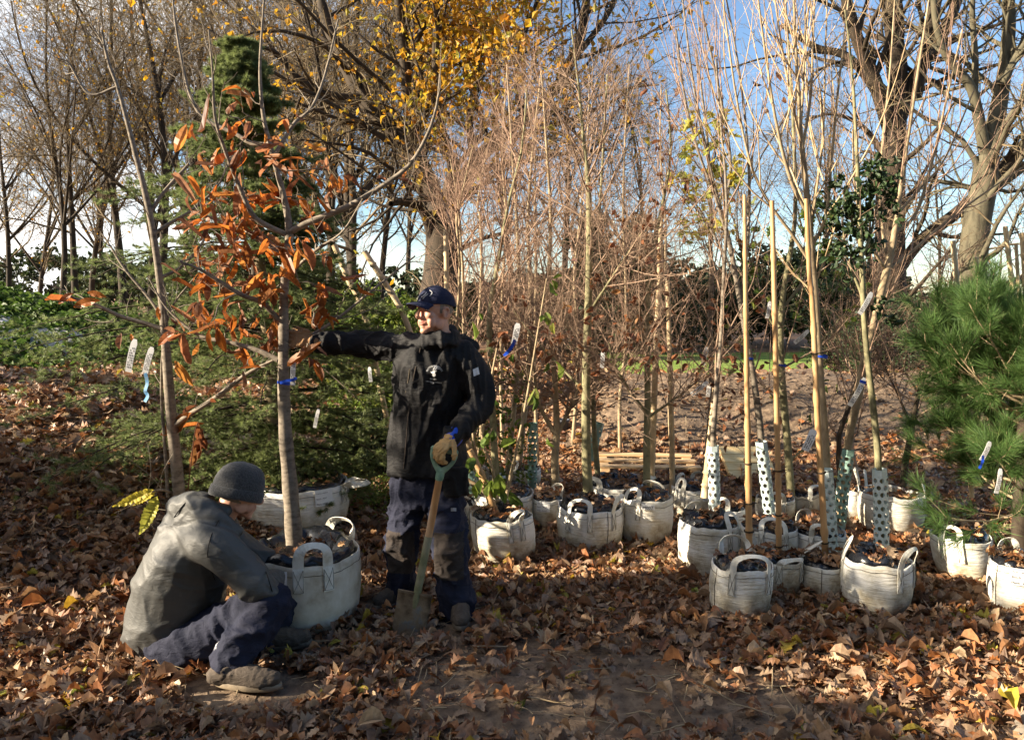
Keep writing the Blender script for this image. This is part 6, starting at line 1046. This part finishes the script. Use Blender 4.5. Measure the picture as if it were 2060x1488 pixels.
def boot(parent, ankle, toe, gz, s=1.0, hgt=.13, name='boot', solem=None, mat=None):
    a = np.array(ankle, float); a[2] = gz; tt = np.array(toe, float); tt[2] = gz; d = nrm(tt-a); l = np.cross(np.array((0, 0, 1.)), d); Lf = np.linalg.norm(tt-a); z = np.array((0, 0, 1.)); mb = MB()
    limb(mb, [a+z*hgt, a+z*.09, a+z*.055+d*.01], [.050, .050, .048], 12, 16); limb(mb, [a-d*.035+z*.045, a+d*Lf*.3+z*.055, a+d*Lf*.62+z*.043, a+d*(Lf-.035)+z*.040], [.045, .047, .047, .038], 16, 16)
    for y_ in (-1, 1): limb(mb, [a+d*Lf*.25+l*y_*.012+z*.035, a+d*Lf*.65+l*y_*.016+z*.034, a+d*(Lf-.05)+l*y_*.010+z*.032], [.034, .036, .030], 12, 12)
    V, F, Nn = voxel_mesh(mb, .007, 3); V[:, 2] = np.maximum(V[:, 2], gz+.012); V = wrinkle(V, Nn, .005, (22, 22, 22), 3); o = MB(); o.add(V, F); bo = o.build(name, mat or M['boot'], parent)
    sb = MB(); n = 28; ph = np.arange(n)*2*math.pi/n; ln = (Lf+.045)/2; cx = (Lf-.045)/2 + .0; rows = []
    for zz, sc in ((0, .97), (.006, 1.02), (.022, 1.02), (.026, .96)):
        xx = cx + ln*1.03*np.cos(ph)*sc; yy = (.046 + .008*np.cos(ph-.2))*np.sin(ph)*sc*1.04; rows.append(a + np.outer(xx, d) + np.outer(yy, l) + np.array((0, 0, zz)))
    V = np.concatenate(rows); sb.add(V, grid_faces(4, n, True)); sb.add(np.vstack([rows[0], rows[0].mean(0)]), [[(k+1) % n, k, n] for k in range(n)]); sb.build('sole', solem or M['sole'], bo)
    lb = MB()
    for k in range(5):
        u = .22 + k*.085; c = a + d*Lf*u + z*(.104-.011*k+.004); q = [c - l*.026 - z*.010, c + z*.004, c + l*.026 - z*.010]; tubes(lb, smoothline(q, 8)[None], np.full((1, 8), .0022), 5)
    lb.build('laces', M['strap'] if solem else M['boot'], bo)
fR = G(808, 1228); fRt = G(748, 1234); boot(man, (fR[0], 4.12, 0), (fRt[0]+.01, 4.02, 0), .03); fL = G(924, 1262); boot(man, (P(922, 744, 3.98)[0], 3.99, 0), (P(926, 744, 3.78)[0], 3.74, 0), .03)
# gloves
gd = P(893, 905, 3.80)                       # grip of the spade
mb = MB(); gw = J['wrL'] + np.array((-.012, -.02, .0)); knu = gd + np.array((-.004, -.005, .030)); dv = nrm(knu-gw); hand(mb, gw, dv*1.0+np.array((-.25, -.1, -.35)), np.array((-.35, -.75, .60)), np.array((.9, -.3, -.35)), [(.75, 1.0, .5), (.8, 1.1, .6), (.85, 1.15, .6), (.9, 1.2, .6)], .7, 1.0, .0128)
limb(mb, [J['wrL'] + (J['elL']-J['wrL'])*.03, gw], [.043, .034], 10); V, F, Nn = voxel_mesh(mb, .0042, 2); V = wrinkle(V, Nn, .007, (24, 24, 24), 7); o = MB(); o.add(V, F); o.build('glove', M['glove'], man)
trk = P(570, 668, 4.07); mb = MB(); hw_ = J['wrR'] + np.array((-.01, 0, .005)); hand(mb, hw_, np.array((-1., -.10, .14)), np.array((.0, -.92, .35)), np.array((.1, .35, .95)), [(.25, .9, .7), (.3, .95, .8), (.3, 1.0, .8), (.35, 1.0, .8)], .5, 1.05, .0128, (.5, .8, -.1)); limb(mb, [J['wrR'], hw_], [.042, .034], 10)
V, F, Nn = voxel_mesh(mb, .0045, 2); V = wrinkle(V, Nn, .007, (24, 24, 24), 8); o = MB(); o.add(V, F); o.build('glove', M['glove_dirty'], man, 'brown dirty glove gripping the sapling trunk')

# ---------------------------------------------------------------- spade
sp = thing('spade', 'muddy digging spade with a green grip and worn wooden shaft, under the man hand', 'spade', G(812, 1296)); gm_ = noisemat('green_painted_metal', [(.10, .20, .14), (.22, .34, .24), (.40, .46, .34)], 16, .5, bst=.2, bdist=.002); wm = noisemat('worn_shaft', [(.30, .14, .05), (.48, .25, .10), (.60, .45, .30)], 9, .6, (1, 1, .3), bst=.3, bdist=.003); om = noisemat('olive_steel', [(.11, .12, .06), (.20, .20, .11), (.28, .26, .17)], 14, .6, bst=.3, bdist=.002); mudm = noisemat('mud_on_steel', [(.05, .035, .022), (.13, .09, .055), (.22, .16, .10), (.16, .17, .17)], 12, .8, bst=.9, bdist=.012)
S0, S1, S2 = P(886, 950, 3.81), P(862, 1080, 3.80), P(838, 1200, 3.78); axs = nrm(S0-S2); sx_ = nrm(np.cross(axs, np.array((0, -1., .1)))); sx_ = sx_ if sx_[0] > 0 else -sx_
mb = MB(); limb(mb, [S0, (S0+S1)/2, S1], [.0175, .0185, .0185], 16, 14); mb.build('shaft', wm, sp); mb = MB(); limb(mb, [S1, (S1+S2)/2, S2, S2-axs*.05], [.0195, .020, .019, .015], 16, 14); mb.build('socket', om, sp)
mb = MB(); top = S0 + axs*.115; lp = [S0-axs*.03, S0, S0+axs*.03+sx_*.030, S0+axs*.07+sx_*.055, top+sx_*.058, top+sx_*.050]; rp = [S0-axs*.03, S0, S0+axs*.03-sx_*.030, S0+axs*.07-sx_*.055, top-sx_*.058, top-sx_*.050]
limb(mb, lp, [.021, .020, .013, .011, .012, .011], 20, 12); limb(mb, rp, [.021, .020, .013, .011, .012, .011], 20, 12); limb(mb, [top-sx_*.056, top+sx_*.056], [.015, .015], 10, 14); V, F, Nn = voxel_mesh(mb, .0035, 2); o = MB(); o.add(V, F); o.build('grip', gm_, sp)
mb = MB(); ba = nrm(P(818, 1300, 3.76)-P(836, 1196, 3.78)); bn = np.cross(sx_, ba); bn = bn if bn[1] < 0 else -bn; u = np.linspace(-1, 1, 15); v_ = np.linspace(0, 1, 22); U, Vv = np.meshgrid(u, v_); O_ = P(835, 1194, 3.775)
w_ = .088*(1-.06*Vv); rgm = fbm(U*3, Vv*5, 1.3, 4); fr_ = O_ + (U*w_)[..., None]*sx_ + (Vv*.275)[..., None]*ba + (-.010*(U**2) + .004 + .005*np.maximum(rgm, 0))[..., None]*bn
bk = O_ + (U*w_)[..., None]*sx_ + (Vv*.275)[..., None]*ba + (-.010*(U**2) - .003)[..., None]*bn; n = 15*22; gf = grid_faces(22, 15); mb.add(np.vstack([fr_.reshape(-1, 3), bk.reshape(-1, 3)]), np.vstack([gf[:, ::-1], gf+n])); ed = [i for i in range(15)] + [15*k+14 for k in range(1, 22)] + [21*15+i for i in range(13, -1, -1)] + [15*k for k in range(20, 0, -1)]
mb.add(np.vstack([fr_.reshape(-1, 3), bk.reshape(-1, 3)]), [[ed[i], ed[(i+1) % len(ed)], ed[(i+1) % len(ed)]+n, ed[i]+n] for i in range(len(ed))]); boxm(mb, O_ - ba*.002, (.088, .008, .006), np.stack([sx_, bn, ba], -1)); mb.build('blade', mudm, sp)

# ---------------------------------------------------------------- crouching man
ds = 3.52
cr_ = thing('person', 'crouching man in charcoal hooded jacket and grey beanie beside the front bag', 'person', (P(400, 744, ds)[0], ds, 0))
KC, KM = head_frame(P(482, 990, 3.55), (.80, .52, -.36), .06)
Q = dict(neck=P(440, 1052, 3.54), chest=P(392, 1130, 3.55), belly=P(350, 1240, 3.56), pel=P(335, 1315, 3.57), shN=P(432, 1096, 3.36), elN=P(528, 1188, 3.36), wrN=P(552, 1165, 3.56), shF=P(455, 1085, 3.74), elF=P(550, 1150, 3.78), wrF=P(556, 1180, 3.68), hipN=P(340, 1318, 3.46), knN=P(548, 1208, 3.36), anN=P(466, 1328, 3.24), hipF=P(350, 1318, 3.66), knF=P(560, 1215, 3.66), anF=P(525, 1318, 3.56))
mb = MB(); build_head(mb, KC, KM, 1.0); limb(mb, [KC+KM@np.array((-.02, 0, -.05)), Q['neck'], Q['chest']], [.056, .06, .10]); limb(mb, [Q['chest'], Q['belly'], Q['pel']], [.11, .10, .10])
for s_ in 'NF': limb(mb, [Q['chest'], Q['sh'+s_], Q['el'+s_], Q['wr'+s_]], [.09, .05, .04, .027], 16); limb(mb, [Q['pel'], Q['hip'+s_], Q['kn'+s_]], [.09, .07, .05], 14); limb(mb, [Q['kn'+s_], Q['an'+s_]], [.05, .038], 12)
hand(mb, Q['wrN'], (.1, .5, -.8), (.8, .2, .3), (-.3, .6, .4), [(.5, .6, .5)]*4, .5); hand(mb, Q['wrF'], (.2, -.2, -.9), (.2, .3, .9), (.1, -.9, .1), [(.4, .5, .4)]*4, .5)
V, F, Nn = voxel_mesh(mb, .0048, 3); lq = (V[F].mean(1)-KC)@KM; hk = (lq[:, 2] > -.045) & (lq[:, 2] < .05) & (lq[:, 0] < .004) & (np.abs(lq[:, 1]) < .0765) & (np.linalg.norm(lq, axis=1) < .15); o = MB(); o.add(V, F[~hk], 0); o.add(V, F[hk], 1); o.build('body', [M['skin'], M['hair']], cr_)
# beanie
def beanie():
    n = 48; ph = np.arange(n)*2*math.pi/n; rows = []; prof = [(.0, .128), (.025, .127), (.052, .120), (.075, .108), (.094, .088), (.107, .060), (.113, .036), (.1155, .010), (.1150, -.004)]
    for r, z in prof: rows.append(np.stack([-.012 + r*1.02*np.cos(ph), r*.86*np.sin(ph), np.full(n, z+.014) + .006*np.sin(ph*3+z*20)*(r/.11)], -1))
    cb = MB(); V = np.concatenate(rows); cb.add(KC + V@KM.T, grid_faces(len(prof), n, True)); c = cb.build('beanie', M['beanie'], cr_)
    rows = []
    for r, z in ((.1165, .010), (.1215, .006), (.1225, -.020), (.1215, -.036), (.1175, -.040), (.112, -.036), (.110, 0)): rows.append(np.stack([-.012 + (r+.0008*np.sin(ph*24))*np.cos(ph)*1.02, (r)*.86*np.sin(ph), np.full(n, z+.014) - .012*np.maximum(0, -np.cos(ph))], -1))
    cb = MB(); V = np.concatenate(rows); cb.add(KC + V@KM.T, grid_faces(7, n, True)); cb.build('cuff', M['beanie'], c)
beanie()
mb = MB(); secs = []
for x0, x1, y_, hd, d_ in ((345, 470, 1042, .13, 3.54), (320, 480, 1066, .18, 3.54), (296, 478, 1105, .215, 3.54), (270, 462, 1165, .22, 3.55), (254, 446, 1225, .21, 3.56), (252, 432, 1280, .205, 3.57), (262, 416, 1325, .20, 3.57), (285, 395, 1358, .17, 3.57), (312, 370, 1374, .10, 3.57)):
    secs.append((P((x0+x1)/2, y_, d_), np.array((1., .10, 0))*(x1-x0)/2*PX(ds), np.array((-.10, 1., 0))*hd))
loft(mb, secs, 28)
limb(mb, [P(400, 1085, 3.46), Q['shN'], (Q['shN']+Q['elN'])/2+np.array((0, 0, .0)), Q['elN'], Q['elN']*.4+Q['wrN']*.6, Q['wrN']], [.11, .098, .086, .080, .062, .052], 24, 18)
limb(mb, [P(420, 1085, 3.62), Q['shF'], Q['elF'], Q['wrF']], [.11, .09, .075, .055], 20, 16)
limb(mb, [P(452, 1028, 3.46), P(400, 1020, 3.44), P(362, 1022, 3.52), P(372, 1020, 3.64), P(430, 1026, 3.68)], [.036, .050, .058, .050, .036], 20, 14)      # hood roll
limb(mb, [P(478, 1068, 3.42), P(432, 1040, 3.40), P(375, 1045, 3.46), P(352, 1046, 3.56), P(390, 1045, 3.68)], [.030, .042, .052, .052, .04], 20, 14)
ellipsoid(mb, P(348, 1062, 3.52), (.060, .09, .040), None, 12); ellipsoid(mb, P(392, 1004, 3.52), (.085, .10, .034), None, 12); ellipsoid(mb, P(335, 1072, 3.50), (.030, .07, .030), None, 12)
V_J, F_J, J_O = garment('jacket', mb, .0075, 4, .015, (4.2, 4.2, 5.2), 11, M['jacket_grey'], cr_)
bvh = BVHTree.FromPolygons([tuple(v) for v in V_J], [tuple(f) for f in F_J])
for path in ([(440, 1046), (424, 1080), (418, 1120), (432, 1165), (452, 1196)], [(262, 1342), (300, 1352), (350, 1352), (395, 1338)], [(258, 1330), (300, 1340), (350, 1340), (398, 1326)], [(398, 996), (372, 1012), (350, 1040)], [(520, 1118), (535, 1150), (548, 1190)]):
    zb = MB(); tubes(zb, np.array([smoothline([decal_pt(*q, .0005) for q in path], 22)]), np.full((1, 22), .0026), 5); zb.build('seam', M['jacket_black'], J_O)
mb = MB(); limb(mb, [Q['pel'], Q['hipN'], (Q['hipN']+Q['knN'])/2, Q['knN']+np.array((-.005, 0, -.005))], [.13, .13, .108, .080], 20, 18); limb(mb, [Q['knN']+np.array((.004, 0, -.01)), (Q['knN']+Q['anN'])/2, Q['anN']+np.array((.01, 0, .03)), Q['anN']+np.array((.0, 0, .005))], [.080, .090, .088, .084], 18, 18)
limb(mb, [Q['pel'], Q['hipF'], (Q['hipF']+Q['knF'])/2, Q['knF']], [.13, .12, .10, .080], 20, 18); limb(mb, [Q['knF'], (Q['knF']+Q['anF'])/2, Q['anF']], [.080, .085, .085], 18, 16)
garment('trousers', mb, .0095, 4, .026, (7, 7, 6), 15, M['navy'], cr_)
sk = MB(); limb(sk, [Q['anN']+np.array((-.03, 0, .05)), Q['anN']+np.array((-.04, 0, -.05))], [.044, .042], 8, 14); sk.build('sock', M['sock'], cr_)
fa = G(425, 1400); ft = G(560, 1402); boot(cr_, (P(430, 744, 3.2)[0], 3.20, 0), (P(550, 744, 3.2)[0], 3.17, 0), .03, hgt=.09, name='shoe', solem=noisemat('tan_sole', [(.10, .08, .06), (.42, .33, .22)], 10, .7, bst=.2)); boot(cr_, (P(515, 744, 3.55)[0]-.02, 3.54, 0), (P(520, 744, 3.55)[0]+.2, 3.60, 0), .03, hgt=.09, name='shoe')
